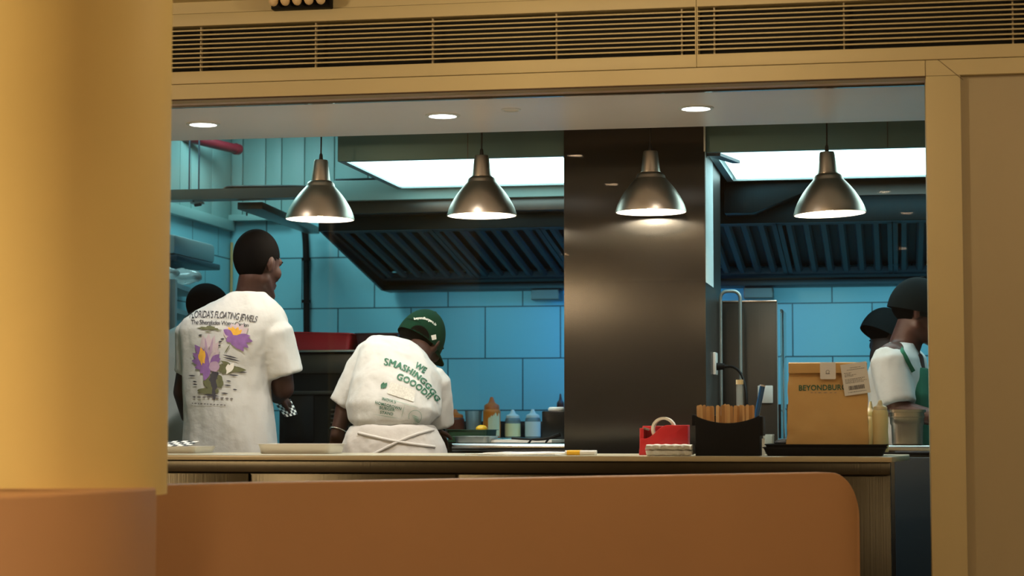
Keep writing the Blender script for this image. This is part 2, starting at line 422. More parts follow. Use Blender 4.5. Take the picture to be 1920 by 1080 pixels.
for i, (x, y, z) in enumerate(pth):
    p = Vector((x, y)); q = Vector(pth[min(i + 1, len(pth) - 1)][:2]); o = Vector(pth[max(i - 1, 0)][:2])
    d = (q - o).normalized() if (q - o).length > 1e-5 else ed
    if i > 18: d = ed
    n = Vector((-d.y, d.x)); th = .10 if i > 8 else (.46 if i < 5 else .40 if i == 5 else .3 if i == 6 else .2 if i == 7 else .14)
    rr = .006
    rings.append([(x, y, 0), (x, y, z - rr), (x + n.x * rr * .3, y + n.y * rr * .3, z - rr * .3), (x + n.x * rr, y + n.y * rr, z),
                  (x + n.x * th, y + n.y * th, z), (x + n.x * th, y + n.y * th, 0)])
mb.loft(rings)
CR = .34; CC = Vector((X(285.5, -2.02, 600) - CR, -1.96, 0))
# plinth disc that the column stands on
tag(mb.build('low_partition', M['orange'], smooth=50), 'terracotta painted low partition with a rounded top corner in the foreground', 'partition wall')
mb = MB().lathe([(CR, .93), (CR, 2.5995)], (CC.x, CC.y, 0), 96)
struct(mb.build('wall_column', M['column'], smooth=40), 'round ochre column rising from the terracotta partition')
mb = MB(); 
for x0_, x1_ in ((-1.7, -1.2),): pass

# dining room downlights: behind the camera, met again as reflections in the glass
def downlight(x, y, z, r, glow, name, label, group, power, col, spot=120, blend=.7):
    t = thing(name, label, 'downlight', (x, y, z), group)
    m = MB().lathe([(r * .86, 0), (r * 1.12, 0), (r * 1.12, -.004), (r * .9, -.006), (r * .86, 0)], (x, y, z), 32, cap=False)
    m.build('trim_ring', M['white'], t)
    MB().lathe([(.0005, -.002), (r * .88, -.002), (r * .88, -.0012), (.0005, -.0012)], (x, y, z), 32).build('lamp_face', glow, t)
    if power:
        o = lamp('lamp_light', 'SPOT', (x, y, z - .012), power, col, (r * .6 if z < 2.5 else .22), (x, y, 0), spot, blend)
        o.parent = t; o.matrix_parent_inverse = Matrix.Translation(-t.location)
    return t
GY = .03
for i, (px, py, where, pw) in enumerate(((675, 395, 'mirrored beside the leftmost pendant', 70), (760, 427, 'mirrored over the hood between the two left pendants', 70),
        (868, 481, 'mirrored low over the hood under the second pendant', 60), (1060, 476, 'mirrored on the edge of the steel pier', 60),
        (1078, 292, 'mirrored high on the left edge of the steel pier', 90), (1146, 346, 'mirrored on the steel pier left of the third pendant', 90),
        (1658, 360, 'mirrored right of the rightmost pendant', 90), (1700, 400, 'mirrored at the right edge of the right hood', 70), (1692, 466, 'mirrored over the filters of the right hood', 60))):
    v = VZ(px, py, 2.595)
    downlight(v.x, 2 * GY - v.y, 2.6, .05, M['glow_dine'], 'ceiling_downlight', 'small warm dining room downlight, ' + where, 'dining room ceiling downlights', pw * 2.2, WARM, 150, 1)
# more warm light from unseen lamps above the frame, the two far side ones added
for i, (x, y, pw, wh) in enumerate(((.55, -1.12, 14, 'nearest the middle of the window wall'), (-3.6, -4.6, 270, 'added out of view to brighten the ochre column'), (2.2, -1.6, 7, 'nearest the right hand panel'), (4.6, -5.6, 110, 'added far to the right to brighten the partition'))):
    downlight(x, y, 2.6, .05, M['glow_dine'], 'ceiling_downlight', 'warm dining room downlight ' + wh, 'dining room ceiling downlights', 0, WARM, 150, 1)
    lamp('lamp_light', 'POINT', (x, y, 2.3 if i in (1, 3) else 2.5), pw, WARM, .28 if i in (1, 3) else .05)

# ================================================================ WINDOW: glass, soffit and slab
SB = .88
mb = MB().box(WX0, WX1 + .2, -.02, SB, HZ, 2.36); struct(mb.build('ceiling.001', M['soffit'], smooth=0))
mb = MB().box(-1.74, WX1 - .001, GY - .005, GY + .013, HZ - .006, HZ - .0003); struct(mb.build('trim_4', M['steel_dark'], smooth=0))
mb = MB().box(-1.74, WX1 - .001, GY, GY + .008, 1.0005, HZ - .0062)
g = mb.build('window_1', M['glass'], smooth=0); struct(g)
for px, py, on, wh in ((381, 232, 1, 'left'), (830, 216, 1, 'middle'), (1305, 202, 1, 'right'), (958, 205, 0, 'dim')):
    v = VZ(px, py, HZ)
    if on: downlight(v.x, v.y, HZ, .058, M['glow_down'], 'soffit_downlight', {'left': 'bright soffit downlight near the ochre column', 'middle': 'bright soffit downlight above the second pendant', 'right': 'bright soffit downlight right of the third pendant'}[wh], 'bright downlights in the white soffit', 44, (1, .92, .80), 130, .6)
    else: downlight(v.x, v.y, HZ, .032, M['glow_off'], 'soffit_downlight', 'small unlit soffit downlight between the middle and right bright ones', 'soffit spot', 0, WARM)
SX1 = X(1672, 0, 856)
mb = MB()
poly = [(-1.75, 0), (SX1, 0), (SX1 + .06, .42), (SX1 + .06, .62), (-1.75, .62)]
mb.prism([(x, y, .983) for x, y in poly], (0, 0, .0175))
tag(mb.build('counter_slab', M['stone'], bevel=.002), 'long cream stone pass counter top along the kitchen window', 'counter')
# steel cabinet under the slab
t = thing('counter_cabinet', 'stainless steel cabinet under the cream pass counter', 'cabinet', (0, .3, 0))
CXE = SX1 - .005
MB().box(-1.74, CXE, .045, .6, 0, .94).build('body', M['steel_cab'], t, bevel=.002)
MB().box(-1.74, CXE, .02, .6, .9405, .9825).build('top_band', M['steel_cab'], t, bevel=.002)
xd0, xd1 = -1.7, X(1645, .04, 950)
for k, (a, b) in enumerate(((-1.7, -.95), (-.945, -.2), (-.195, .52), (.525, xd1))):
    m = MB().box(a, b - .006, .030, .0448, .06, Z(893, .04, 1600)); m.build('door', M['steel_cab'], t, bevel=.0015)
# prep counters behind
def bullnose(x0, x1, y0, y1, z, th=.035):
    m = MB(); prof = [(y1, z - .03), (y1, z)]
    for i in range(9):
        an = math.pi / 2 + math.pi * i / 8
        prof.append((y0 + th / 2 + th / 2 * math.cos(an), z - th / 2 + th / 2 * math.sin(an)))
    prof.append((y0 + .03, z - th - .0))
    m.prism([(x0, y, zz) for y, zz in prof], (x1 - x0, 0, 0)); return m
PZ = 1.03
def prep(x0, x1, y0, y1, label, name='prep_counter'):
    t = thing(name, label, 'counter', ((x0 + x1) / 2, (y0 + y1) / 2, 0))
    bullnose(x0, x1, y0, y1, PZ).build('worktop', M['steel_top'], t, smooth=40)
    MB().box(x0 + .01, x1 - .01, y0 + .05, y1 - .01, 0, PZ - .036).build('body', M['steel_dark'], t, bevel=.002)
    return t
PXL = X(846, 1.35, 840)
prep(PXL, X(1058, 1.2, 500) - .004, 1.36, 1.98, 'stainless prep counter right of the bending cook, by the steel pier')
prep(X(1400, .95, 840), 2.6, .95, 1.29, 'stainless prep counter at the right behind the paper bag')
# dark fridge front below it at the right end
# ================================================================ STEEL PIER, PARTITION
P0, P1 = X(1058, 1.2, 500), X(1322, 1.2, 500)
t = thing('pier_cladding', 'tall brushed stainless steel pier between the two kitchen bays', 'steel pier', ((P0 + P1) / 2, 1.5, 0))
# slightly dished front sheet so that it mirrors like real sheet steel
m = MB(); rings = []
nz = 40
m.box(P0, P1, 1.204, 1.93, 0, 2.75).build('core', M['steel_dark'], t, smooth=0)
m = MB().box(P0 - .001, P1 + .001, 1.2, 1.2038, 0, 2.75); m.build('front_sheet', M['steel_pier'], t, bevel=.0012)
x = P1 + .0005
m = MB().box(x, x + .002, 1.212, 1.55, Z(535, 1.4, 1330), 2.45); m.build('side_film', M['film'], t, smooth=0).__setitem__('label', 'pale blue protective film')
m = MB().box(x - .003, x + .004, 1.199, 1.21, 2.2, 2.44); m.build('sealant', M['white'], t, smooth=0)
t = thing('wall_socket', 'white socket plate with a black plug on the pier side', 'socket', (x, 1.62, 1.3))
ys = 1.56; z0, z1 = Z(703, ys, 1350), Z(661, ys, 1350)
MB().box(x, x + .012, ys - .05, ys + .05, z0, z1).build('plate', M['white'], t, bevel=.003)
zc = (z0 + z1) / 2 - .012
m = MB().cyl((x + .012, ys - .01, zc), (x + .045, ys - .01, zc), .016, .013, 14).cyl((x + .045, ys - .01, zc), (x + .06, ys - .01, zc), .008, .006, 10); m.build('plug', M['black'], t)
cp = [(x + .058, ys - .01, zc), (x + .085, ys - .02, zc - .004), (x + .115, ys - .05, zc - .03), (x + .135, ys - .1, zc - .08), (x + .145, ys - .14, zc - .15), (x + .15, ys - .16, PZ + .02)]
def smooth_path(p, n=6):
    p = [Vector(q) for q in p]; out = []
    for i in range(len(p) - 1):
        a = p[max(i - 1, 0)]; b = p[i]; c = p[i + 1]; d = p[min(i + 2, len(p) - 1)]
        for k in range(n):
            u = k / n
            out.append(.5 * ((2 * b) + (-a + c) * u + (2 * a - 5 * b + 4 * c - d) * u * u + (-a + 3 * b - 3 * c + d) * u ** 3))
    out.append(p[-1]); return out
MB().tube(smooth_path(cp), .0055, 8).build('cable', M['black'], t, smooth=60)
# low steel clad partition beside the pier
YP = 1.94
q0, q1 = P1 - .03, X(1457, YP, 700); zt = Z(565, YP, 1420)
t = thing('steel_partition', 'low stainless steel partition right of the tall steel pier', 'partition', ((q0 + q1) / 2, YP, 0))
MB().box(q0, q1, YP, YP + .05, 0, zt).build('panel', M['steel_part'], t, bevel=.002)
MB().box(q0, q1 + .001, YP - .004, YP + .054, zt - .004, zt + .004).build('top_cap', M['steel_top'], t, bevel=.001)
MB().box(q1, q1 + .002, YP, YP + .04, PZ, zt).build('corner_strip', M['steel_cool'], t, smooth=0)
xo = X(1434, YP, 740)
m = MB().box(xo - .03, xo + .035, YP - .012, YP, Z(756, YP, 1434), Z(723, YP, 1434))
tag(m.build('wall_socket', M['white'], bevel=.003), 'square white socket plate on the low steel partition', 'socket')
# bent tube
YT = 1.75
xa, xb = X(1351, YT, 600), X(1388, YT, 600); zt2 = Z(546, YT, 1370); r = .03
p = [(xa, YT, .001)] + [(xa, YT, zt2 - r)]
p += arc((xa + r, zt2 - r), r, 180, 90, 6, lambda u, v: (u, YT, v)) + arc((xb - r, zt2 - r), r, 90, 0, 6, lambda u, v: (u, YT, v)) + [(xb, YT, zt2 - r - .05), (xb, YT, .001)]
tag(MB().tube(p, .0075, 10).build('bent_pipe', M['steel_cool'], smooth=60), 'thin arched steel pipe standing before the low partition', 'pipe')
# clear acrylic upright edge panel
xq = X(1466, 1.0, 740)
m = MB().box(xq - .004, xq + .004, 1.0, 1.27, PZ + .0005, Z(585, 1.2, 1466)); tag(m.build('acrylic_screen', M['acrylic'], bevel=.001), 'narrow upright clear acrylic screen left of the paper bag', 'screen')

# ================================================================ KITCHEN SHELL
BW = 3.9; LX = -2.34
mb = MB().box(-3.2, 4.2, 0, 4.0, -.05, 0); struct(mb.build('floor.001', M['kfloor'], smooth=0))
mb = MB().box(-3.2, 4.2, .1, 4.0, 2.78, 2.84); struct(mb.build('ceiling.002', M['kceil'], smooth=0))
mb = MB().box(LX - .1, 4.2, BW, BW + .1, 0, 2.255); struct(mb.build('wall_back', M['tile'], smooth=0))
mb = MB().box(LX - .1, LX, 1.0, BW, 0, 2.18); struct(mb.build('wall_left', M['tile_side'], smooth=0))
mb = MB().box(-3.2, -3.1, .1, 1.0, 0, 2.78); mb.box(-3.1, LX - .1, .98, 1.0, 0, 2.78); struct(mb.build('wall_left.001', M['kwall'], smooth=0))
mb = MB().box(4.1, 4.2, .1, BW, 0, 2.78); struct(mb.build('wall_right.001', M['kwall'], smooth=0))
# cladding boards of the upper back wall
bx = [X(p, BW - .03, 330) for p in (433, 455, 498, 528, 571, 627, 690, 760, 830, 900, 980)] + [1.2, 2, 3, 4.2]
m = MB(); m.box(LX - .1, 4.2, BW - .012, BW + .1, 2.256, 2.78)
for a, b in zip(bx[:-1], bx[1:]): m.box(a + .003, b - .003, BW - .03, BW - .013, 2.262, 2.779)
struct(m.build('wall_back.001', M['kwall'], bevel=.002))
m = MB().box(LX, X(548, BW - .05, 400), BW - .075, BW - .031, 2.235, 2.268); struct(m.build('trim_3', M['kwall'], bevel=.002))
# upper left bulkhead
m = MB(); m.box(LX - .1, LX + .0, 1.0, BW, 2.181, 2.78)
m.box(LX - .0, LX + .035, 1.0, BW - .03, 2.18, 2.235)
ys = [1.0, 2.3, 3.05, 3.22, 3.55, BW - .03]
for a, b in zip(ys[:-1], ys[1:]): m.box(LX, LX + .012, a + .004, b - .004, 2.236, 2.779)
struct(m.build('wall_left.002', M['kwall'], bevel=.002))
# ================================================================ CANOPY with light panels
CF, CB = 1.22, 2.24
ZC = 2.2; xl = X(633, CF, 300)
t = thing('canopy', 'long stainless steel lighting canopy over the kitchen with glowing underside panels', 'canopy', (1, 1.7, ZC))
def canopy_run(x0, x1, seams):
    m = MB(); m.box(x0, x1, CF, CF + .012, ZC, 2.70); m.build('front_fascia', M['fascia'], t, bevel=.001)
    m = MB()
    for s_ in seams: m.box(s_ - .0015, s_ + .0015, CF - .002, CF, ZC, 2.70)
    if seams: m.build('seam_strip', M['steel_dark'], t, smooth=0)
    m = MB(); m.box(x0, x1, CF + .012, CB, 2.69, 2.70); m.box(x0, x0 + .012, CF + .012, CB, ZC, 2.69); m.box(x0, x1, CB - .012, CB, ZC, 2.69); m.box(x1 - .012, x1, CF + .012, CB - .012, ZC, 2.69)
    m.build('shell', M['steel_cool'], t, smooth=0)
    m = MB(); m.box(x0 + .012, x1 - .012, CF + .012, CF + .03, ZC, ZC + .02); m.box(x0 + .012, x1 - .012, CB - .035, CB - .012, ZC, ZC + .02)
    m.box(x0 + .012, x0 + .03, CF + .03, CB - .035, ZC, ZC + .02); m.build('panel_frame', M['steel_cool'], t, smooth=0)
canopy_run(xl, P0 - .002, [X(877, CF, 270)])
canopy_run(P1 + .006, 2.7, [X(1664, CF, 250)])
for a, b in ((xl + .03, P0 - .014), (P1 + .05, 2.68)):
    m = MB().box(a, b, CF + .03, CB - .035, ZC + .008, ZC + .016); m.build('light_panel', M['glow_panel'], t, smooth=0)
for px, pyc in ((1, 1),):
    pass
# dark wedge bracket at the start of the right panel
m = MB(); a = VZ(1332, 300, ZC - .004); b = VZ(1366, 308, ZC - .004)
m = MB().prism([(P1 + .004, CF + .03, ZC - .012), (P1 + .06, CF + .03, ZC - .012), (P1 + .12, CF + .28, ZC - .012), (P1 + .09, CF + .28, ZC - .012)], (0, 0, .012)); m.build('bracket', M['navy'], t)
# ================================================================ HOODS
def hood(x0, x1, label, nb, leftslope, name='extractor_hood', dx=0):
    """x0,x1: ends; front box then filters sloping down to the back wall"""
    zf, zr = Z(430, 2.45, 800), Z(545, 3.72, 800)
    zt = zf + .13
    t = thing(name, label, 'extractor hood', ((x0 + x1) / 2, 3.1, zr), 'dark extractor hoods')
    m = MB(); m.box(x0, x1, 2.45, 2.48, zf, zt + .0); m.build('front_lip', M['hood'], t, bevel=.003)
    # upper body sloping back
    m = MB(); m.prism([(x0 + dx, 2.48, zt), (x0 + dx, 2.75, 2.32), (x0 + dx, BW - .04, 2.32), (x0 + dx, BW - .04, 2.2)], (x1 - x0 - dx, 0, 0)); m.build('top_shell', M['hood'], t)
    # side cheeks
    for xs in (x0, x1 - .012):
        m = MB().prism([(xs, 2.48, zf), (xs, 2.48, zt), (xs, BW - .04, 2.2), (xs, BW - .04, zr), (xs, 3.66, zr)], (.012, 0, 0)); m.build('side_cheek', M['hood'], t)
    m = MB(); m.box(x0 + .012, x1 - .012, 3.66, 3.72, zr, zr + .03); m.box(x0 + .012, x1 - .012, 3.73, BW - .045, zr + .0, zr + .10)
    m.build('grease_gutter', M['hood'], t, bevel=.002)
    # filters: banks of upright baffles
    p0 = Vector((0, 2.55, zf + .01)); p1 = Vector((0, 3.64, zr + .05)); d = p1 - p0
    nrm = Vector((0, d.z, -d.y)).normalized()
    W = (x1 - x0 - .03) / nb
    m0 = MB().prism([(x0 + .013, p0.y, p0.z + .05), (x0 + .013, p1.y, p1.z + .05), (x0 + .013, p1.y, p1.z + .06), (x0 + .013, p0.y, p0.z + .06)], (x1 - x0 - .026, 0, 0)); m0.build('filter_backing', M['hood_in'], t, smooth=0)
    for k in range(nb):
        a = x0 + .015 + W * k; b = a + W - .004
        m = MB()
        for xs in (a, b - .022): m.prism([(xs, p0.y, p0.z), (xs + .022, p0.y, p0.z), (xs + .022, p0.y, p0.z + .03), (xs, p0.y, p0.z + .03)], (0, d.y, d.z))
        for yy in (0, 1):
            q = p0 + d * (.0 if yy == 0 else .955)
            m.prism([(a, q.y, q.z), (b, q.y, q.z), (b, q.y, q.z + .03), (a, q.y, q.z + .03)], (0, d.y * .045, d.z * .045))
        n = 6; step = (b - a - .044) / n
        for j in range(n):
            xs = a + .022 + step * j
            m.prism([(xs + step * .1, p0.y, p0.z + .02), (xs + step * .22, p0.y, p0.z + .004), (xs + step * .5, p0.y, p0.z + .004), (xs + step * .62, p0.y, p0.z + .02), (xs + step * .5, p0.y, p0.z + .012), (xs + step * .22, p0.y, p0.z + .012)], (0, d.y, d.z))
        m.build('baffle_filter', M['filter'], t, smooth=30)
    return t
HX0 = X(597, 2.45, 420)
hood(HX0, .18, 'dark extractor hood with sloping filters, left of the steel pier', 3, 0)
hood(.22, 2.9, 'dark extractor hood with sloping filters, right of the steel pier', 5, 0)
# beam and bright boxed duct over the left hood
m = MB(); m.box(HX0 + .12, .16, 2.26, 2.40, Z(375, 2.3, 800), Z(349, 2.3, 800) + .03); m.build
tag(m.build('duct_box', M['kwall'], bevel=.003), 'long pale duct box between the canopy and the left hood', 'duct')
m = MB(); m.box(HX0 + .04, .16, 2.30, 2.43, Z(402, 2.4, 800) + .0, Z(376, 2.4, 800)); tag(m.build('support_beam', M['steel_dark'], bevel=.003), 'grey steel beam just above the left extractor hood', 'beam')
# slanting duct over the right hood
m = MB(); Yd = 2.3
pp = [V(1358, 342, Yd), V(1358, 400, Yd), V(1412, 399, Yd), V(1530, 352, Yd), V(1560, 338, Yd)]
m.prism(pp, (0, .14, 0)); tag(m.build('slanted_duct', M['hood'], bevel=.003), 'slanting grey sheet metal duct above the right extractor hood', 'duct')
m = MB(); m.box(.75, 2.9, 2.44, 2.449, 2.15, 2.30); tag(m.build('closing_panel', M['steel_dark'], smooth=0), 'dark steel closing panel above the right extractor hood', 'panel')
# small wall lights under the hoods
for px, py, wh in ((1018, 551, 'beside the steel pier'), (1420, 548, 'above the low steel partition')):
    v = V(px, py, 3.6)
    t = thing('hood_light', 'oblong frosted light housing under the hood ' + wh, 'light fixture', v, 'light housings under the hoods')
    MB().box(v.x - .075, v.x + .075, 3.66, 3.80, v.z - .028, v.z + .03).build('housing', M['steel_dark'], t, bevel=.004)
    MB().box(v.x - .07, v.x + .07, 3.655, 3.6595, v.z - .022, v.z + .024).build('lens', M['lens_off'], t)
# ================================================================ LIGHTS IN THE KITCHEN, some of them added
lamp('kitchen_tube_light', 'AREA', (-1.9, 2.1, 2.74), 12, KC, aim=(-2.0, 2.3, 0), sx=.5, sy=.6)
lamp('kitchen_tube_light', 'AREA', (-1.9, 3.2, 2.74), 6, KC, aim=(-1.9, 3.6, 0), sx=.5, sy=.3)
lamp('tile_wash_light', 'AREA', (-.05, 3.35, 1.775), 3.6, (.02, .36, 1.0), aim=(0, 3.9, 1.3), sx=.3, sy=.1)
lamp('tile_wash_light', 'AREA', (-.75, 3.3, 1.775), 1.8, (.3, .85, 1.0), aim=(-.75, 3.9, 1.2), sx=.9, sy=.1)  # added strip without a fixture, brightens the tiles of the left bay
lamp('tile_wash_light', 'AREA', (1.2, 3.3, 1.775), 3.4, (.28, .80, 1.0), aim=(1.2, 3.9, 1.2), sx=1.4, sy=.1)  # likewise added, to brighten the right bay's tiles
# ================================================================ PENDANTS
def pendant(px, py, tilt, where, rz=0):
    Y = 1.03
    c = V(px, py, Y)
    t = thing('pendant_lamp', 'brushed metal bell pendant lamp, ' + where, 'pendant lamp', c, 'bell pendant lamps over the pass')
    R = rotm(0, -tilt, 0); k = 1.03
    ou = [(.136, 0), (.1355, .004), (.1335, .012), (.1285, .028), (.1205, .045), (.111, .062), (.0985, .082), (.084, .101), (.070, .117), (.0595, .128), (.057, .131), (.0555, .139), (.050, .147), (.0435, .151), (.0405, .153)]
    ou = [(r * k, z * k) for r, z in ou]
    inn = [(r - .0035, z) for r, z in reversed(ou[:-1])]; inn[-1] = (inn[-1][0], -.0005)
    MB().lathe(ou + [(.02, .1531 * k)] + [(.02, .147 * k)], c, 56, R, cap=False).build('shade', M['shade'], t, smooth=50)
    MB().lathe(inn, c, 56, R, cap=False).lathe([(.0005, .144 * k), (.0375 * k, .144 * k)], c, 56, R, cap=False).build('reflector', M['shade_in'], t, smooth=60)
    MB().lathe([(.0405, .1535), (.0405, .156), (.0385, .157), (.0290, .233), (.0265, .2385), (.0005, .239)], c + R @ Vector((0, 0, .004)), 40, R).build('lamp_cap', M['shade'], t, smooth=40)
    b = c + R @ Vector((0, 0, .050))
    MB().ell(b, (.036, .036, .04), R, 20, 12).build('bulb', M['glow_w'], t, smooth=60)
    top = c + R @ Vector((0, 0, .239))
    MB().tube([top + Vector((0, 0, .0)), top + Vector((0, 0, .004)), top + Vector((0, 0, .024)), top + Vector((0, 0, .030))], [.0085, .0085, .007, .005], 10).tube(smooth_path([top + Vector((0, 0, .028)), top + Vector((.001, 0, .15)), Vector((top.x, Y, 2.4)), Vector((top.x, Y, 2.778))], 4), .0033, 8).build('cord', M['cord'], t, smooth=60)
pendant(600, 411.5, -.6, 'leftmost, above the standing cook')
pendant(903.5, 404.5, .3, 'second from the left, before the light panel')
pendant(1220.5, 398, .2, 'third from the left, in front of the steel pier')
pendant(1556, 401.5, 2.2, 'rightmost, slightly tilted, over the paper bag')

# ================================================================ THINGS ON THE PASS
SZ = 1.0007
def tray(px0, px1, Y0, Y1, h, name, label, m_, flare=.012, z=SZ, parent=None, cat='tray', group=None, t=.002):
    a, b = X(px0, Y0, 845), X(px1, Y0, 845)
    mb = MB()
    def ring(off, zz): return [Vector((x, y, zz)) for x, y in rrect(a + off, b - off, Y0 + off, Y1 - off, .02)]
    mb.loft([ring(flare, z), ring(flare * .9, z + .002), ring(.003, z + h - .002), ring(-.004, z + h - .001), ring(-.004, z + h), ring(.004, z + h), ring(flare + t, z + .004)], cap=True)
    o = mb.build(name, m_, parent, smooth=40)
    if parent is None: tag(o, label, cat, group)
    return o, a, b
tray(255, 368, .32, .56, .026, 'steel_tray', 'pale metal tray with checked paper, next to the ochre column', M['foil'])
tray(480, 620, .30, .52, .036, 'steel_tray', 'empty pale metal tray between the two cooks', M['foil'])
def sheet(name, cs, m_, label, cat, nx=8, ny=6, amp=.004, uvs=(8, 4), fold=None, thick=.0008):
    """cs: four corners, curved slightly"""
    me = bpy.data.meshes.new(name); vs = []; fs = []; uv = []
    c = [Vector(p) for p in cs]; n = (c[1] - c[0]).cross(c[3] - c[0]).normalized()
    for j in range(ny + 1):
        for i in range(nx + 1):
            u, v = i / nx, j / ny
            p = (c[0] * (1 - u) + c[1] * u) * (1 - v) + (c[3] * (1 - u) + c[2] * u) * v
            p = p + n * amp * (math.sin(u * 9 + v * 3) * math.sin(math.pi * u) * .6 + math.sin(v * 7 + u * 2) * .4)
            vs.append(p); uv.append((u * uvs[0], v * uvs[1]))
    N = len(vs); vs2 = [p - n * thick for p in vs]
    for j in range(ny):
        for i in range(nx):
            a = j * (nx + 1) + i; fs.append((a, a + 1, a + nx + 2, a + nx + 1)); fs.append(tuple(q + N for q in (a + nx + 1, a + nx + 2, a + 1, a)))
    bd = [i for i in range(nx + 1)] + [(j + 1) * (nx + 1) - 1 for j in range(1, ny + 1)] + [ny * (nx + 1) + i for i in range(nx - 1, -1, -1)] + [j * (nx + 1) for j in range(ny - 1, 0, -1)]
    for k in range(len(bd)): a, b = bd[k], bd[(k + 1) % len(bd)]; fs.append((b, a, a + N, b + N))
    me.from_pydata([tuple(p) for p in vs + vs2], [], fs); me.materials.append(m_)
    ul = me.uv_layers.new(name='UVMap'); UV = uv + uv
    for lp in me.loops: ul.data[lp.index].uv = UV[lp.vertex_index]
    return tag(link(name, me, None, 60), label, cat)
a = V(294, 833, .42); b = V(368, 833, .42)
sheet('checked_paper', [(a.x, .34, SZ + .026), (b.x - .006, .34, SZ + .027), (b.x - .004, .46, SZ + .044), (a.x + .01, .46, SZ + .045)], M['check'], 'black and white checked paper lying in the left metal tray', 'paper', uvs=(7, 4), amp=.002)
# flat papers, pen-like markers
def flat(pxa, pxb, Y0, Y1, z, h, label, m_, name='paper_sheet', rz=0, amp=.0012):
    a, b = X(pxa, Y0, 850), X(pxb, Y0, 850)
    return sheet(name, [(a, Y0, z + h), (b, Y0 + .01, z + h), (b + .02, Y1, z + h), (a + .03, Y1, z + h)], m_, label, 'paper', amp=amp, thick=h)
flat(905, 1070, .24, .50, SZ + .001, .006, 'stack of white paper sheets on the cream counter behind the yellow markers', M['paper'])
flat(872, 1040, .12, .235, SZ + .001, .003, 'crumpled white wrapping sheet on the front edge of the cream counter', M['paper'], amp=.0015)
for k, (y, dx) in enumerate(((.11, 0), (.135, .006))):
    a = X(1060, y, 850) + dx; m = MB()
    t = thing('marker_pen', ('front' if k == 0 else 'back') + ' one of two white markers with a yellow band on the cream counter', 'marker', (a + .05, y, SZ), 'yellow banded markers')
    MB().cyl((a, y, SZ + .0095), (a + .105, y, SZ + .0095), .0085, .0085, 14).build('barrel', M['white'], t)
    MB().cyl((a + .006, y, SZ + .0095), (a + .052, y, SZ + .0095), .0089, .0089, 14).build('cap', M['yellow'], t)
# tongs on the prep counter
T = [V(957, 826, 1.42), V(1005, 829, 1.42), V(1033, 823, 1.42), V(1046, 820, 1.42)]
zt_ = PZ + .012
t = thing('tongs', 'black plastic tongs lying on white paper by the steel pier', 'tongs', (T[1].x, 1.42, PZ))
for dy in (-.022, .022):
    pp = [(T[0].x, 1.45 + dy * .2, PZ + .02), (T[1].x, 1.45 + dy, PZ + .016), (T[2].x, 1.45 + dy * 1.3, PZ + .024), (T[3].x, 1.45 + dy * .4, PZ + .034)]
    m = MB().tube(smooth_path(pp, 5), [.004] * 5 + [.006] * 6 + [.009] * 5, 8); m.build('arm', M['black'], t)
MB().tube([(T[1].x - .02, 1.43, PZ + .016), (T[1].x - .028, 1.40, PZ + .002), (T[1].x - .02, 1.38, PZ + .001)], .004, 8).build('grip', M['black'], t); m = MB().tube([(T[1].x + .05, 1.43, PZ + .016), (T[1].x + .045, 1.40, PZ + .0045)], .004, 8); m.build('grip', M['black'], t)
def flat2(pxa, pxb, Y0, Y1, z, h, label, m_, **k): return flat(pxa, pxb, Y0, Y1, z, h, label, m_, **k)
flat(920, 1034, 1.52, 1.75, PZ + .002, .012, 'pad of white papers on the stainless prep counter', M['paper'])
# tape dispenser
Yt = .24
a, b = X(1196, Yt, 850), X(1290, Yt, 850); zt3 = Z(797, Yt, 1270)
t = thing('tape_dispenser', 'red tape dispenser with a white tape roll on the cream counter', 'tape dispenser', ((a + b) / 2, Yt + .04, SZ))
W = b - a; Hh = zt3 - SZ
def prof(u): # height along the dispenser
    return Hh * (.55 if u < .14 else .55 + .45 * (.5 - .5 * math.cos(math.pi * min(1, (u - .14) / .45))))
for y0, y1, nm in ((Yt, Yt + .007, 'side'), (Yt + .063, Yt + .07, 'side')):
    poly = [(a + W * .02, y0, SZ), (a + W, y0, SZ)] + [(a + W * u, y0, SZ + (prof(u) if y0 == Yt else max(prof(u), Hh * .97))) for u in [1 - i / 16 for i in range(16)]] + [(a + W * .05, y0, SZ + prof(0) if y0 == Yt else SZ + Hh * .97)]
    MB().prism(poly, (0, y1 - y0, 0)).build('side_wall', M['red'], t, bevel=.002)
m = MB().box(a + W * .02, b, Yt + .007, Yt + .063, SZ, SZ + .02); m.box(b - .03, b, Yt + .007, Yt + .063, SZ + .02, SZ + Hh * .96); m.box(a + W * .03, a + W * .11, Yt + .007, Yt + .063, SZ + .02, SZ + Hh * .9); m.build('base', M['red'], t, bevel=.002)
MB().box(a + W * .10, a + W * .22, Yt + .010, Yt + .06, SZ + Hh * .84, SZ + Hh * .9, R=rotm(0, 18)).build('cutter', M['silver'], t)
rc = Vector((a + W * .50, Yt + .012, SZ + Hh * .86)); ro = .043; ri = .034
ring = lambda y, r: [Vector((rc.x + r * math.cos(2 * math.pi * i / 40), y, rc.z + r * math.sin(2 * math.pi * i / 40))) for i in range(40)]
MB().loft([ring(Yt + .013, ri), ring(Yt + .013, ro), ring(Yt + .057, ro), ring(Yt + .057, ri)], closed=True).build('tape_roll', M['napkin'], t, smooth=40)
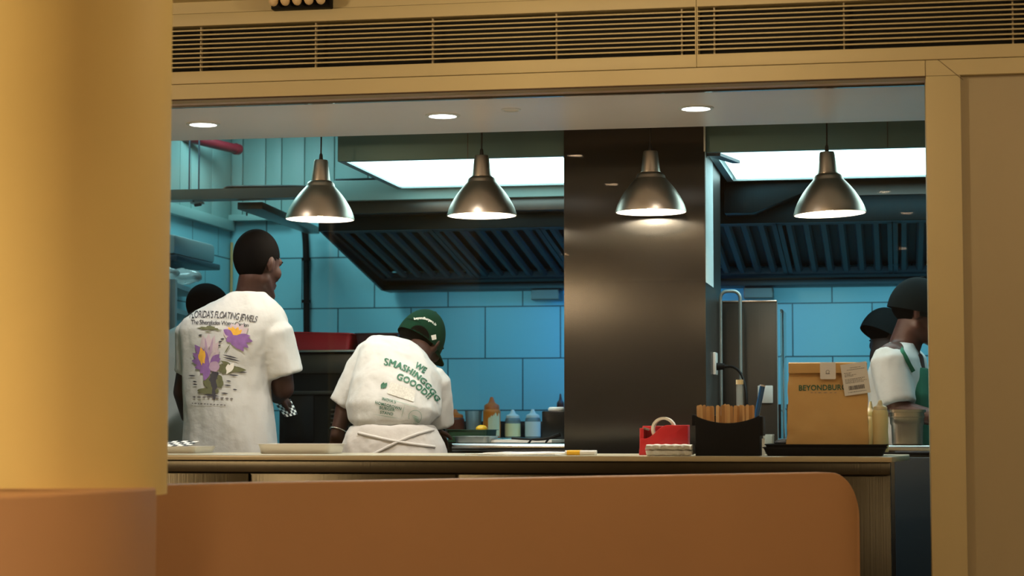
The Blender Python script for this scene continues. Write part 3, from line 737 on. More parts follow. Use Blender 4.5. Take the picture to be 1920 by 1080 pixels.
# folded napkins
def wrinkle(me, amp, s, seed=0, aniso=(1, 1, 1)):
    me.update()
    nm = [v.normal.copy() for v in me.vertices]
    for v, n in zip(me.vertices, nm):
        p = Vector((v.co.x * aniso[0], v.co.y * aniso[1], v.co.z * aniso[2])) * s + Vector((seed * 7.3, seed * 3.1, seed))
        v.co += n * amp * (noise.noise(p) + .5 * noise.noise(p * 2.1))
Yn = .06
a, b = X(1211, Yn, 850), X(1296, Yn, 850)
t = thing('napkin_stack', 'small stack of folded cream napkins in front of the red tape dispenser', 'napkins', ((a + b) / 2, Yn + .05, SZ))
for k in range(2):
    z = SZ + .0005 + k * .0195; m = MB()
    rings = []
    for i in range(19):
        u = i / 18; x = a + (b - a) * u; e = .5 + .5 * math.sin(math.pi * min(u, 1 - u) * 6) if min(u, 1 - u) < .083 else 1
        w_ = .055 + .004 * math.sin(i * 2.1 + k); hh = .0063 + .0008 * math.sin(i * 1.7 + k * 2)
        rings.append([(x + .002 * math.sin(k * 9 + j), Yn + .052 + w_ * max(-1, min(1, 1.3 * math.cos(2 * math.pi * j / 14))), z + .0098 + 1.45 * hh * (.7 + .3 * e) * max(-1, min(1, 1.7 * math.sin(2 * math.pi * j / 14)))) for j in range(14)])
    m.loft(rings); m.build('napkin', M['napkin'], t, smooth=70)
# black caddy
Yc = .10; zc1 = Z(779, Yc, 1365)
a, b = X(1304, Yc, 850), X(1424, Yc, 850); Dc = .13
t = thing('caddy_box', 'black box caddy filled with wooden sticks on the cream counter', 'caddy', ((a + b) / 2, Yc + Dc / 2, SZ))
H = zc1 - SZ
def front(y, dip, th=.004):
    n = 20; p = [(a, y, SZ), (b, y, SZ)]
    for i in range(n + 1):
        u = 1 - i / n; p.append((a - .005 * (u * 0) + (b - a) * u, y, SZ + H - dip * math.sin(math.pi * u) ** .8 + (.0 if dip else 0)))
    return MB().prism(p, (0, th, 0))
front(Yc, .026).build('front_wall', M['black'], t, bevel=.001)
front(Yc + Dc - .004, 0).build('back_wall', M['black'], t, bevel=.001)
m = MB().box(a, a + .004, Yc + .004, Yc + Dc - .004, SZ, SZ + H).box(b - .004, b, Yc + .004, Yc + Dc - .004, SZ, SZ + H).box(a + .004, b - .004, Yc + .004, Yc + Dc - .004, SZ, SZ + .004); m.build('body', M['black'], t, bevel=.001)
MB().box(a - .012, a - .0, Yc + .0, Yc + Dc, SZ + H - .035, SZ + H + .002).build('side_tab', M['black'], t, bevel=.001); m = MB().box(b, b + .012, Yc, Yc + Dc, SZ + H * .5, SZ + H - .004); m.build('side_tab', M['black'], t, bevel=.001)
# wooden sticks
def stick(x, y, z0, L, lean, w_=.0105, th=.0019, rz=0):
    m = MB(); q = [(-w_ / 2, 0), (w_ / 2, 0), (w_ / 2, L - w_ / 2)] + [(w_ / 2 * math.cos(math.pi * i / 6), L - w_ / 2 + w_ / 2 * math.sin(math.pi * i / 6)) for i in range(1, 6)] + [(-w_ / 2, L - w_ / 2)]
    R = rotm(0, lean, rz)
    m.prism([Vector((x, y, z0)) + R @ Vector((u, 0, v)) for u, v in q], R @ Vector((0, th, 0))); return m
rows = [(.028, 'front'), (.058, 'middle'), (.088, 'back')]
ns = 0
top = Z(759, Yc + .03, 1360) - SZ
x_s = a + .013
cnt = 21
M['wood_b'] = mat('pale_wood_b', (.70, .44, .18), .7, noise_s=20, noise_a=.2, stretch=(1, 1, .1)); M['wood_c'] = mat('pale_wood_c', (.46, .23, .07), .7, noise_s=20, noise_a=.2, stretch=(1, 1, .1))
words = []
for k in range(cnt):
    u = k / (cnt - 1); xx = a + .012 + (b - a - .034) * u
    yy = Yc + .010 + .0028 * (k % 3) + .034 * ((k // 3) % 3)
    L = top - .006 + random.uniform(-.004, .003)
    o = stick(xx, yy, SZ + .006, L, random.uniform(-1.5, 1.5), w_=.0125, th=.002, rz=[62, 40, 75, 22][k % 4] * (1 if k % 2 else -1) * .35).build('wooden_stick', M[['wood', 'wood_b', 'wood_c', 'wood', 'wood_c'][k % 5]], smooth=0)
    fr = 'in the left third of the black caddy' if u < .34 else 'in the middle of the black caddy' if u < .67 else 'in the right third of the black caddy'
    tag(o, 'flat pale wooden stick standing ' + fr, 'stick', 'wooden sticks in the black caddy, ' + fr[3:].split(' of ')[0])
# blue marker in the caddy
p0 = Vector((X(1412, Yc + .06, 780), Yc + .06, SZ + .075)); p1 = V(1430, 722, Yc + .075)
t = thing('marker_pen', 'blue marker leaning in the right corner of the black caddy', 'marker', p0, None)
MB().cyl(p0, p0.lerp(p1, .97), .0085, .0095, 14).build('barrel', M['blue'], t)
MB().cyl(p0.lerp(p1, .972), p1, .0098, .0098, 14).build('end_cap', M['foil'], t)
# clear tube with cream cap
xx = X(1387, .3, 740); m = thing('plastic_tube', 'frosted clear tube with a cream cap standing behind the black caddy', 'tube', (xx, .3, SZ))
MB().cyl((xx, .3, SZ), (xx, .3, Z(721, .3, 1387)), .0125, .0125, 18).build('tube_body', M['plastic_clear'], m)
MB().cyl((xx, .3, Z(720.8, .3, 1387)), (xx, .3, Z(712, .3, 1387)), .0132, .0132, 18).build('cap', M['cream'], m)
# clear cups + card between caddy and tray
xx = X(1441, .5, 800)
m = MB().lathe([(.016, 0), (.0205, .07), (.0215, .072), (.0195, .071), (.015, .003), (.0005, .003)], (xx, .5, SZ), 24); o = m.build('plastic_cup', M['plastic_clear']); tag(o, 'small frosted plastic cup between the black caddy and the black trays', 'cup')
xx = X(1429, .35, 810)
m = MB().box(xx - .009, xx + .009, .35, .353, SZ, SZ + .058); tag(m.build('price_card', M['paper'], smooth=0), 'small white upright card behind the right side of the black caddy', 'card')
# black serving trays
def btray(px0, px1, Y0, Y1, z, h, label):
    a, b = X(px0, Y0, 840), X(px1, Y0, 840)
    def ring(off, zz, r=.035): return [Vector((x, y, zz)) for x, y in rrect(a + off, b - off, Y0 + off, Y1 - off, r, 6)]
    m = MB().loft([ring(.018, z), ring(.014, z + .004), ring(.004, z + h - .004), ring(0, z + h - .003), ring(0, z + h), ring(.008, z + h), ring(.02, z + .006)])
    return tag(m.build('serving_tray', M['black'], smooth=45), label, 'tray', 'stacked black serving trays')
btray(1428, 1664, .10, .40, SZ, .030, 'black plastic serving tray on the cream counter, bottom one')
btray(1432, 1666, .105, .405, SZ + .0065, .034, 'black plastic serving tray under the paper bag, upper one')
TZ = SZ + .0065 + .006
xx = X(1462, .2, 826)
tag(MB().lathe([(.035, 0), (.036, .004), (.026, .012), (.012, .016), (.0005, .017)], (xx + .015, .22, TZ + .029), 28).build('round_lid', M['black'], smooth=60), 'low round black lid on the left rim of the black trays', 'lid')
# paper bag
Yb = .17; TB = TZ + .0006
bl, br = X(1474, Yb, 826), X(1629, Yb, 826); zb1 = Z(679, Yb, 1550)
tl, tr = X(1479, Yb + .03, 680), X(1625, Yb + .03, 680)
zf = Z(700, Yb, 1550)
t = thing('paper_bag', 'brown kraft takeaway bag with folded top and receipt on the black trays', 'paper bag', ((bl + br) / 2, Yb + .06, TB))
Db = .125
def bag_ring(u, z):
    x0 = bl + (tl - bl) * u; x1 = br + (tr - br) * u; y0 = Yb + .036 * u ** 1.5; y1 = Yb + Db - .08 * u ** 1.2
    pts_ = []
    nX = 14
    for i in range(nX + 1): s_ = i / nX; pts_.append((x0 + (x1 - x0) * s_, y0 - .006 * math.sin(math.pi * s_) * (1 - u), z))
    ym = (y0 + y1) / 2; g = .022 * u
    for s_ in (.25, .5, .75): pts_.append((x1 - g * (1 - abs(s_ - .5) * 2), y0 + (y1 - y0) * s_, z))
    for i in range(nX + 1): s_ = 1 - i / nX; pts_.append((x0 + (x1 - x0) * s_, y1 + .004 * math.sin(math.pi * s_) * (1 - u), z))
    for s_ in (.75, .5, .25): pts_.append((x0 + g * (1 - abs(s_ - .5) * 2), y0 + (y1 - y0) * s_, z))
    return [Vector(p) for p in pts_]
m = MB(); m.loft([bag_ring(i / 22, TB + (zf - TB + .004) * i / 22) for i in range(23)])
me = m.mesh('bag_body', M['kraft']); wrinkle(me, .0045, 16, 3, (1, 1, 1.6)); bag = link('bag_body', me, t, 50)
y0 = Yb + .022; yb2 = Yb + Db - .075
m = MB().prism([(tl - .001, y0 + .002, zf), (tl - .001, y0 - .004, zf + .002), (tl - .001, y0 - .001, zb1 - .003), (tl - .001, y0 + .004, zb1), (tl - .001, y0 + .022, zb1 - .001), (tl - .001, y0 + .03, zf + .002)], (tr - tl + .002, 0, 0))
m.build('folded_top', M['kraft'], t, bevel=.001)
ys = y0 - .0052
sx0, sx1 = X(1537.5, ys, 690), X(1567, ys, 690)
st = MB().prism([(x, ys + .0012, z) for x, z in rrect(sx0, sx1, Z(711, ys, 1550), zb1 - .001, .004)], (0, -.0008, 0)).build('seal_sticker', M['paper'], t, smooth=0)
g1 = V(1552, 697, ys - .001)
m = MB(); 
def ringflat(m, c, rx, rz, w_, y, n=24, a0=0, a1=360, mi=0, th=.0006):
    P = [(c[0] + (rx + s * w_ / 2) * math.cos(math.radians(a0 + (a1 - a0) * i / n)), c[1] + (rz + s * w_ / 2) * math.sin(math.radians(a0 + (a1 - a0) * i / n))) for s in (1,) for i in range(n + 1)]
    Q = [(c[0] + (rx - w_ / 2) * math.cos(math.radians(a0 + (a1 - a0) * i / n)), c[1] + (rz - w_ / 2) * math.sin(math.radians(a0 + (a1 - a0) * i / n))) for i in range(n + 1)]
    for i in range(n): m.add([(P[i][0], y, P[i][1]), (P[i + 1][0], y, P[i + 1][1]), (Q[i + 1][0], y, Q[i + 1][1]), (Q[i][0], y, Q[i][1])], [(0, 1, 2, 3)], mi)
ringflat(m, (g1.x, g1.z), .0055, .0055, .0012, ys - .0001, a0=-10, a1=200)
m.box(g1.x - .006, g1.x - .0048, ys - .0003, ys, g1.z - .006, g1.z + .001); m.box(g1.x - .007, g1.x + .007, ys - .0003, ys, g1.z - .0075, g1.z - .0055); m.box(g1.x + .0035, g1.x + .0045, ys - .0003, ys, g1.z - .0055, g1.z - .0005)
m.build('sticker_emblem', M['ink'], st, smooth=0)
# receipt
rc_ = V(1604, 710, ys - .004); R = rotm(0, -8, 0)
rw, rh = .048, .058; rw = (X(1629, ys, 700) - X(1580, ys, 700)) / 2; rh = (Z(681, ys, 1600) - Z(740, ys, 1600)) / 2
rp = MB().box(-rw, rw, -.0003, .0003, -rh, rh); rp.v = [rc_ + R @ v for v in rp.v]; rcp = rp.build('receipt', M['paper'], t, smooth=0)
m = MB(); random.seed(3)
for (z, x0, x1) in ((.72, -.3, .5), (.6, -.55, .8), (.42, -.8, -.25), (.34, -.75, -.3), (.27, -.8, .1), (.2, -.78, -.1), (.02, -.8, .7), (-.06, -.8, .5), (-.14, -.8, .85), (-.22, -.8, .6), (-.82, -.7, .7)):
    x = x0
    while x < x1:
        w_ = random.uniform(.03, .13); m.box(x * rw, min(x + w_, x1) * rw, -.0009, -.0004, z * rh - .0008, z * rh + .0008); x += w_ + .04
x = -.62
while x < .55:
    w_ = random.choice((.03, .05, .02)); m.box(x * rw, (x + w_) * rw, -.0009, -.0004, -.68 * rh, -.42 * rh); x += w_ + .03
m.v = [rc_ + R @ v for v in m.v]; m.build('printed_text', M['ink'], rcp, smooth=0)
# ================================================================ LETTERING AND PRINTS LAID ON SURFACES
def text_mesh(txt, bold=0.0, shear=0, space=1.0, res=3):
    cu = bpy.data.curves.new('t', 'FONT'); cu.body = txt; cu.size = 1; cu.offset = bold; cu.shear = shear; cu.space_character = space; cu.resolution_u = res; cu.fill_mode = 'FRONT'
    o = bpy.data.objects.new('t', cu); COL.objects.link(o); bpy.context.view_layer.update()
    me = bpy.data.meshes.new_from_object(o.evaluated_get(bpy.context.evaluated_depsgraph_get()))
    bpy.data.objects.remove(o); bpy.data.curves.remove(cu)
    xs = [v.co.x for v in me.vertices]; x0, x1 = min(xs), max(xs)
    vs = [((v.co.x - x0) / (x1 - x0), v.co.y / .70) for v in me.vertices]; fs = [tuple(p.vertices) for p in me.polygons]
    bpy.data.meshes.remove(me); return vs, fs        # u 0..1 across, v 0..1 baseline to cap height
def bvh_of(*objs):
    vs = []; fs = []
    for o in objs:
        mw = Matrix.Translation(wloc(o) if o.parent is None else o.matrix_parent_inverse.translation + wloc(o.parent) + Vector(o.location))
        n = len(vs); vs += [mw @ v.co for v in o.data.vertices]; fs += [tuple(i + n for i in p.vertices) for p in o.data.polygons]
    return BVHTree.FromPolygons(vs, fs)
def lay(name, items, target, Yp, mats, off=.0015, grid=.012, parent=None):
    """items: (verts [(px,py)], faces, material index, extra offset); laid on the target's surface"""
    bv = bvh_of(target); out = MB()
    for vs, fs, mi, ex in items:
        bm = bmesh.new(); P = [V(x, y, Yp) for x, y in vs]
        bv_ = [bm.verts.new((p.x, p.z, 0)) for p in P]
        for f in fs:
            try: bm.faces.new([bv_[i] for i in f])
            except ValueError: pass
        if grid:
            for ax in (0, 1):
                lo = min(v.co[ax] for v in bm.verts); hi = max(v.co[ax] for v in bm.verts); k = math.ceil(lo / grid)
                while k * grid < hi:
                    n_ = Vector((0, 0, 0)); n_[ax] = 1; c_ = Vector((0, 0, 0)); c_[ax] = k * grid
                    bmesh.ops.bisect_plane(bm, geom=bm.verts[:] + bm.edges[:] + bm.faces[:], plane_co=c_, plane_no=n_, dist=1e-6); k += 1
        bm.verts.index_update(); W = []
        for v in bm.verts:
            p = Vector((v.co.x, Yp, v.co.y)); d = (p - CAM).normalized(); h = bv.ray_cast(p - d * .9, d)
            if h[0] is None: W.append(None)
            else:
                n = h[1] if h[1].dot(d) < 0 else -h[1]; W.append(h[0] + n * (off + ex) - d * .0006)
        idx = {}; vv = []; ff = []
        for f in bm.faces:
            ids = [v.index for v in f.verts]
            if any(W[i] is None for i in ids): continue
            ys = [W[i].y for i in ids]
            if max(ys) - min(ys) > .06: continue
            for i in ids:
                if i not in idx: idx[i] = len(vv); vv.append(W[i])
            ff.append(tuple(idx[i] for i in ids))
        out.add(vv, ff, mi); bm.free()
    me = bpy.data.meshes.new(name); me.from_pydata([tuple(v) for v in out.v], [], out.f)
    for m_ in mats: me.materials.append(m_)
    for p, i in zip(me.polygons, out.m): p.material_index = i
    return link(name, me, parent, 60)
def txt_line(txt, p0, p1, h, mi=0, bold=0, shear=0, bow=0, space=1.0, hend=None, ex=0):
    """p0, p1: baseline ends; h: cap height; bow: rise of the middle"""
    vs, fs = text_mesh(txt, bold, shear, space); a, b = Vector(p0), Vector(p1); d = b - a; out = []
    for u, v in vs:
        slope = d.normalized(); n = Vector((slope.y, -slope.x))
        ang = -bow * 4 * (1 - 2 * u) / d.length; n2 = Vector((n.x * math.cos(ang) - n.y * math.sin(ang), n.x * math.sin(ang) + n.y * math.cos(ang)))
        hh = h + ((hend or h) - h) * u
        p = a + d * u + n * (bow * 4 * u * (1 - u)) + n2 * (v * hh); out.append((p.x, p.y))
    return (out, fs, mi, ex)
def petal(x0, y0, x1, y1, w, mi, ex=0, peak=.55, n=8):
    a, b = Vector((x0, y0)), Vector((x1, y1)); d = b - a; nn = Vector((d.y, -d.x)).normalized(); vs = [tuple(a)]; 
    L = []; Rr = []
    for i in range(1, n):
        u = i / n; ww = w / 2 * math.sin(math.pi * u ** (math.log(.5) / math.log(peak)))
        p = a + d * u; L.append(tuple(p + nn * ww)); Rr.append(tuple(p - nn * ww))
    vs += L + [tuple(b)] + Rr[::-1]
    m = len(L); fs = [(0, 1, len(vs) - 1)]
    for i in range(m - 1): fs.append((1 + i, 2 + i, len(vs) - 2 - i, len(vs) - 1 - i))
    fs.append((m, m + 1, m + 2)); return (vs, fs, mi, ex)
def blob(cx, cy, rx, ry, mi, ex=0, jag=0, n=22, rot=0):
    vs = [(cx, cy)]; r = math.radians(rot)
    for i in range(n):
        k = 1 + jag * (random.random() - .5); x = rx * k * math.cos(2 * math.pi * i / n); y = ry * k * math.sin(2 * math.pi * i / n)
        vs.append((cx + x * math.cos(r) - y * math.sin(r), cy + x * math.sin(r) + y * math.cos(r)))
    return (vs, [(0, 1 + i, 1 + (i + 1) % n) for i in range(n)], mi, ex)
def stroke(x0, y0, x1, y1, w, mi, ex=0):
    return petal(x0, y0, x1, y1, w, mi, ex, .5, 4)
lay('bag_lettering', [txt_line('BEYONDBURGERS', (1498, 732.5), (1609, 730.5), 10, 0, .022, space=1.05)], bag, Yb, [M['green']], off=.0014, grid=.006, parent=t)
lay('small_print', [stroke(x, 736.6, x + w_, 736.4, 1.1, 0) for x, w_ in ((1519, 6), (1527, 4), (1533, 8), (1543, 9), (1555, 6), (1564, 5))], bag, Yb, [M['ink2']], off=.0012, grid=0, parent=t)

# ================================================================ BOTTLES ETC.
def squeeze(px, pyb, pyt, Y, z, wpx, name, label, body, capm, noz, group=None, cat='bottle', waist=0, sauce=None, drips=False, bf=.70):
    x = X(px, Y, pyb); s = 3800 / ((Vector((x, Y, z)) - CAM).dot(FW)); r = wpx / 2 / s; H = (pyb - pyt) / s
    t = thing(name, label, cat, (x, Y, z), group)
    hb = H * bf
    p = [(r * .94, 0), (r, .004), (r, hb * .25), (r * (1 - waist), hb * .5), (r, hb * .75), (r, hb * .92), (r * .93, hb * .975), (r * .86, hb)]
    q = []
    for i in range(len(p) - 1):
        for k in range(4): u = k / 4; q.append((p[i][0] + (p[i + 1][0] - p[i][0]) * u, p[i][1] + (p[i + 1][1] - p[i][1]) * u))
    q.append(p[-1])
    MB().lathe(q, (x, Y, z), 28).build('bottle_body', body, t, smooth=60)
    MB().lathe([(r * .86, hb + .0005), (r * .88, hb + .001), (r * .86, hb + (H - hb) * .30), (r * .70, hb + (H - hb) * .40), (r * .44, hb + (H - hb) * .50), (r * .34, hb + (H - hb) * .62), (r * .17, H), (.0005, H + .0005)], (x, Y, z), 28).build('nozzle_cap', capm, t, smooth=50)
    if sauce: MB().lathe([(r * 1.004, .006), (r * 1.006, .008), (r * 1.006, hb * sauce[1]), (r * 1.0, hb * sauce[1] + .001)], (x, Y, z), 28, cap=False).build('sauce_level', sauce[0], t, smooth=60)
    if drips:
        m = MB(); random.seed(5)
        for a_ in range(-95, -20, 14):
            an = math.radians(a_ - 0); y1 = hb * random.uniform(.35, .85); w_ = .14
            m.add([(x + r * 1.012 * math.cos(an + s_ * w_), Y + r * 1.012 * math.sin(an + s_ * w_), z + zz) for zz, s_ in ((.01, -1), (.01, 1), (y1, 1), (y1 + .01, 0), (y1, -1))], [(0, 1, 2, 3, 4)])
        m.build('sauce_smear', M['cream'], t, smooth=0)
    return t
RZ = 1.04; RY = 3.42
prep_t = thing('rear_worktop', 'stainless worktop along the blue tiled back wall', 'counter', (1, 3.6, 0))
bullnose(-1.25, 3.0, 3.15, BW - .002, RZ).build('worktop', M['steel_top'], prep_t, smooth=40)
MB().box(-1.24, 2.99, 3.2, BW - .01, 0, RZ - .036).build('body', M['steel_dark'], prep_t)
m = MB().box(-1.2, .05, 3.70, 3.86, RZ + .0005, RZ + .085); tag(m.build('griddle', M['oven'], bevel=.004), 'long low black griddle against the back wall behind the sauce bottles', 'griddle')
m = MB().box(X(1455, 3.5, 750), X(1480, 3.5, 750), 3.5, 3.7, RZ + .0005, RZ + .17); tag(m.build('fryer_box', M['oven'], bevel=.004), 'black box appliance at the back wall left of the paper bag', 'appliance')
m = MB().box(X(1482, 3.4, 790), X(1482, 3.4, 790) + .02, 3.4, 3.41, RZ + .0005, RZ + .11); 
# sauce jar (low bottle), cup, bottles
squeeze(853, 822, 769, RY, RZ, 36, 'sauce_bottle', 'squat bottle of dark red sauce with orange nozzle, right beside the bending cook', M['sauce_red'], M['orange_plastic'], None)
x = X(888, RY, 820); m = MB().lathe([(.035, 0), (.045, .135), (.047, .137), (.043, .137), (.033, .004), (.0005, .004)], (x, RY, RZ), 28)
tag(m.build('plastic_cup', M['plastic_clear'], smooth=50), 'tall frosted plastic cup between the red sauce and the orange bottle', 'cup')
squeeze(922, 819, 743, RY - .05, RZ, 33, 'sauce_bottle', 'tall orange squeeze bottle with pale drips at the back', M['orange_sauce'], M['orange_plastic'], None, drips=True)
squeeze(961.5, 820, 768, RY, RZ, 29, 'sauce_bottle', 'white topped squeeze bottle half full of pale yellow sauce', M['plastic_clear'], M['white'], None, 'white topped squeeze bottles', sauce=(M['mayo'], .72))
squeeze(999, 820, 767, RY, RZ, 29, 'sauce_bottle', 'white topped squeeze bottle with whitish sauce next to the black box', M['plastic_clear'], M['white'], None, 'white topped squeeze bottles', sauce=(M['white'], .8))
# pans on the prep counter
Yg = 1.75
def pan(px0, px1, Y0, Y1, z, h, m_, name, label, cat, fl=.012):
    a, b = X(px0, Y0, 820), X(px1, Y0, 820)
    def ring(off, zz): return [Vector((x, y, zz)) for x, y in rrect(a + off, b - off, Y0 + off, Y1 - off, .025)]
    m = MB().loft([ring(fl, z), ring(fl * .7, z + .002), ring(.004, z + h - .002), ring(-.004, z + h - .002), ring(-.004, z + h), ring(.003, z + h), ring(fl + .003, z + .004)])
    return tag(m.build(name, m_, smooth=45), label, cat), a, b
pan(848, 918, 1.45, 1.68, PZ + .0005, .028, M['steel_cool'], 'steel_tray', 'low stainless tray on the prep counter under the green tray', 'tray')
pan(834, 914, 1.70, 1.95, PZ + .0005, .055, M['green_tray'], 'green_tray', 'dark green food tray beside the bending cook', 'tray')
x = X(903, 1.80, 805)
m = MB().ell((x, 1.80, PZ + .058), (.026, .03, .018)); tag(m.build('food_scrap', M['yellow'], smooth=60), 'yellow lump of food lying in the dark green tray', 'food')
x0 = X(1016, 1.74, 790); m = MB().box(x0, x0 + .13, 1.74, 1.94, PZ + .0005, Z(771, 1.74, 1035)); tag(m.build('storage_box', M['oven'], bevel=.004), 'black storage box on the prep counter against the steel pier', 'box')
m = MB().lathe([(.034, 0), (.036, .003), (.036, .012), (.03, .018), (.0005, .018)], (x0 + .05, 1.82, Z(771, 1.74, 1035) + .0006), 28); tag(m.build('bowl_lid', M['white'], smooth=50), 'small white round lid on top of the black storage box', 'lid')
xr = X(1052, 3.5, 745); squeeze(1051, 822, 740, 3.5, RZ, 16, 'sauce_bottle', 'red bottle peeking out behind the steel pier', M['red'], M['maroon'], None)
# steel pan on the right prep counter
x0, x1 = X(1667, 1.05, 800), X(1735, 1.05, 800); zp = Z(768, 1.05, 1700) - PZ - .0006
t = thing('steel_container', 'deep stainless food container on the right prep counter', 'food container', ((x0 + x1) / 2, 1.12, PZ))
def rr_(off, zz): return [Vector((x, y, PZ + .0006 + zz)) for x, y in rrect(x0 + off, x1 - off, 1.05 + off, 1.20 - off, .03, 6)]
MB().loft([rr_(.014, 0), rr_(.010, .003), rr_(.008, zp * .55), rr_(.004, zp * .6), rr_(.003, zp * .78), rr_(-.002, zp * .79), rr_(-.002, zp * .80), rr_(.003, zp * .81), rr_(.003, zp * .92), rr_(-.004, zp * .93), rr_(-.004, zp), rr_(.006, zp), rr_(.012, .006)]).build('pan_body', M['steel'], t, smooth=40)
# bottles beside the bag
TZ2 = TZ + .0006
squeeze(1651, 824, 727, .22, TZ2, 30, 'sauce_bottle', 'pale yellow squeeze bottle standing right of the paper bag', M['mayo'], M['cream'], None, waist=.06, bf=.81)
squeeze(1633, 824, 730, .32, TZ2, 24, 'sauce_bottle', 'cream bottle mostly hidden behind the right side of the paper bag', M['cream'], M['cream'], None)
# ================================================================ LEFT BACKGROUND
# oven column with crates on top
Yo = 2.15
x0, x1 = X(523, Yo, 700), X(742, Yo, 700); zo = Z(656, Yo, 620)
t = thing('oven', 'tall black oven unit behind the two cooks', 'oven', ((x0 + x1) / 2, Yo + .3, 0))
MB().box(x0, x1, Yo + .01, Yo + .62, 0, zo - .014).build('body', M['oven'], t, bevel=.003)
MB().box(x0 - .01, x1 + .01, Yo - .03, Yo + .63, zo - .012, zo).build('top_shelf', M['steel_top'], t, bevel=.003)
xd0, xd1 = x0 + .02, X(588, Yo, 750)
zd0, zd1 = Z(835, Yo, 560), Z(733, Yo, 560)
ring = [(x, Yo + .004, z) for x, z in rrect(xd0, xd1, zd0, zd1, .03, 5)]
MB().prism(ring, (0, .005, 0)).build('door', M['oven'], t, bevel=.002)
MB().box(xd0, x1 - .02, Yo - .012, Yo + .008, Z(740, Yo, 600), Z(733, Yo, 600)).build('handle', M['steel_dark'], t, bevel=.002)
m = MB()
for i in range(9): z = Z(770 + i * 8, Yo, 640); m.box(X(620, Yo, 780), X(668, Yo, 780), Yo + .0, Yo + .009, z, z + .008)
m.build('louvre', M['steel_dark'], t, smooth=0)
MB().box(x0 + .01, x1 - .01, Yo + .002, Yo + .0098, Z(700, Yo, 600), Z(664, Yo, 600)).build('control_panel', M['steel_dark'], t, bevel=.002)
def crate(px0, px1, Y0, Y1, pyt, m_, label, sag=.012):
    a, b = X(px0, Y0, 640), X(px1, Y0, 640); z0 = zo + .0006; h = Z(pyt, Y0, 600) - z0
    n = 10
    def ring(off, zz, s=0): 
        P = []
        for x, y in rrect(a + off, b - off, Y0 + off, Y1 - off, .02): P.append(Vector((x, y, z0 + zz - s * ((x - a) / (b - a)) ** 3 * .8)))
        return P
    m = MB().loft([ring(.018, 0), ring(.014, .004), ring(.003, h - .006, sag), ring(-.003, h - .005, sag), ring(-.003, h, sag), ring(.003, h, sag), ring(.02, .006)])
    return tag(m.build('plastic_crate', m_, smooth=40), label, 'crate')
crate(520, 658, Yo + .02, Yo + .5, 621, M['red_crate'], 'bright red plastic crate on top of the black oven')
crate(664, 745, Yo + .02, Yo + .5, 625, M['maroon'], 'dark maroon crate on the oven beside the red one', 0)
# conduit on the back wall
Yw = BW - .03
pc = [V(556, 385, Yw), V(566, 412, Yw), V(572, 440, Yw), V(574, 480, Yw), V(574.5, 540, Yw), V(575, 640, Yw)]; pc = [Vector((p.x, Yw, p.z)) for p in pc]
t = thing('conduit', 'thick black conduit running down the tiled wall behind the standing cook', 'conduit', pc[-1])
MB().tube(smooth_path(pc, 5), .018, 10).build('pipe', M['black'], t, smooth=60)
for py in (486, 565): v = V(574, py, Yw); MB().cyl((v.x, Yw, v.z - .008), (v.x, Yw, v.z + .008), .026, .026, 12).build('clamp', M['black'], t)
# gas pipe on the left corner
v0 = V(433, 490, BW - .02); m = MB().cyl((LX + .012, BW - .014, 1.2), (LX + .012, BW - .014, Z(455, BW, 433)), .008, .008, 10); tag(m.build('thin_pipe', M['wood'], smooth=60), 'thin brown pipe in the corner of the tiled walls', 'pipe')
# cable tray and crossing beam
Yt = 2.35; a = V(270, 368, Yt); b = V(620, 357, Yt); zt = (a.z + b.z) / 2
t = thing('cable_tray', 'long grey cable tray crossing the upper left of the kitchen', 'cable tray', ((a.x + b.x) / 2, Yt, zt))
m = MB().box(-3.0, b.x + .0, Yt, Yt + .004, zt - .025, zt + .025).box(-3.0, b.x + .0, Yt + .1, Yt + .104, zt - .025, zt + .025).box(-3.0, b.x + .0, Yt + .004, Yt + .1, zt - .025, zt - .021); m.build('tray_channel', M['steel_dark'], t, smooth=0)
for k, (dz, dy) in enumerate(((.038, .03), (.046, .05), (.040, .07))):
    p = [V(px, 362 - dz * 0, Yt + dy) for px in (412, 425, 450, 500, 560, 620)]; zz = [-.02, .01, .012, .010, .006, -.008]
    m = MB().tube(smooth_path([(q.x, Yt + dy, zt + dz * .6 + z_) for q, z_ in zip(p, zz)], 4), .005, 8); m.build('cable', M['black'], t, smooth=60)
for px in (356, 374):
    v = X(px, Yt + .02, 330); MB().cyl((v, Yt + .012, zt + .0), (v, Yt + .012, 2.779), .0042, .0042, 8).build('hanger_rod', M['navy'], t)
t2 = thing('cross_beam', 'grey beam running back from the cable tray to the hood', 'beam', (0, 3, 2.2))
xb = X(455, 2.5, 380); t2.location = (xb, 2.9, zt - .075)
MB().prism([(X(445, 2.46, 380), 2.46, zt - .03), (X(492, 2.46, 380), 2.46, zt - .03), (X(575, 3.5, 400) , 3.75, zt - .03), (X(552, 3.5, 400), 3.75, zt - .03)], (0, 0, -.035)).build('beam_body', M['steel_dark'], t2, bevel=.003)
for px, py, Y in ((370, 381, 2.40), (470, 392, 2.75), (532, 411, 3.2)):
    v = V(px, py, Y); t = thing('track_light', {370: 'small wall light under the cable tray near the ochre column', 470: 'small lamp under the cross beam above the standing cook', 532: 'small lamp at the far end of the cross beam'}[px], 'light fixture', v, 'small lamps under the tray and beam')
    MB().box(v.x - .03, v.x + .03, Y - .02, Y + .02, v.z - .004, v.z + .006).build('lamp_plate', M['steel_cool'], t, bevel=.002)
    MB().cyl((v.x - .02, Y, v.z + .006), (v.x - .02, Y, zt - (.026 if px == 370 else .066)), .004, .004, 8).build('stem', M['black'], t)
    MB().cyl((v.x - .01, Y - .01, v.z - .012), (v.x + .022, Y - .01, v.z - .004), .007, .011, 12).build('lamp_head', M['navy'], t)
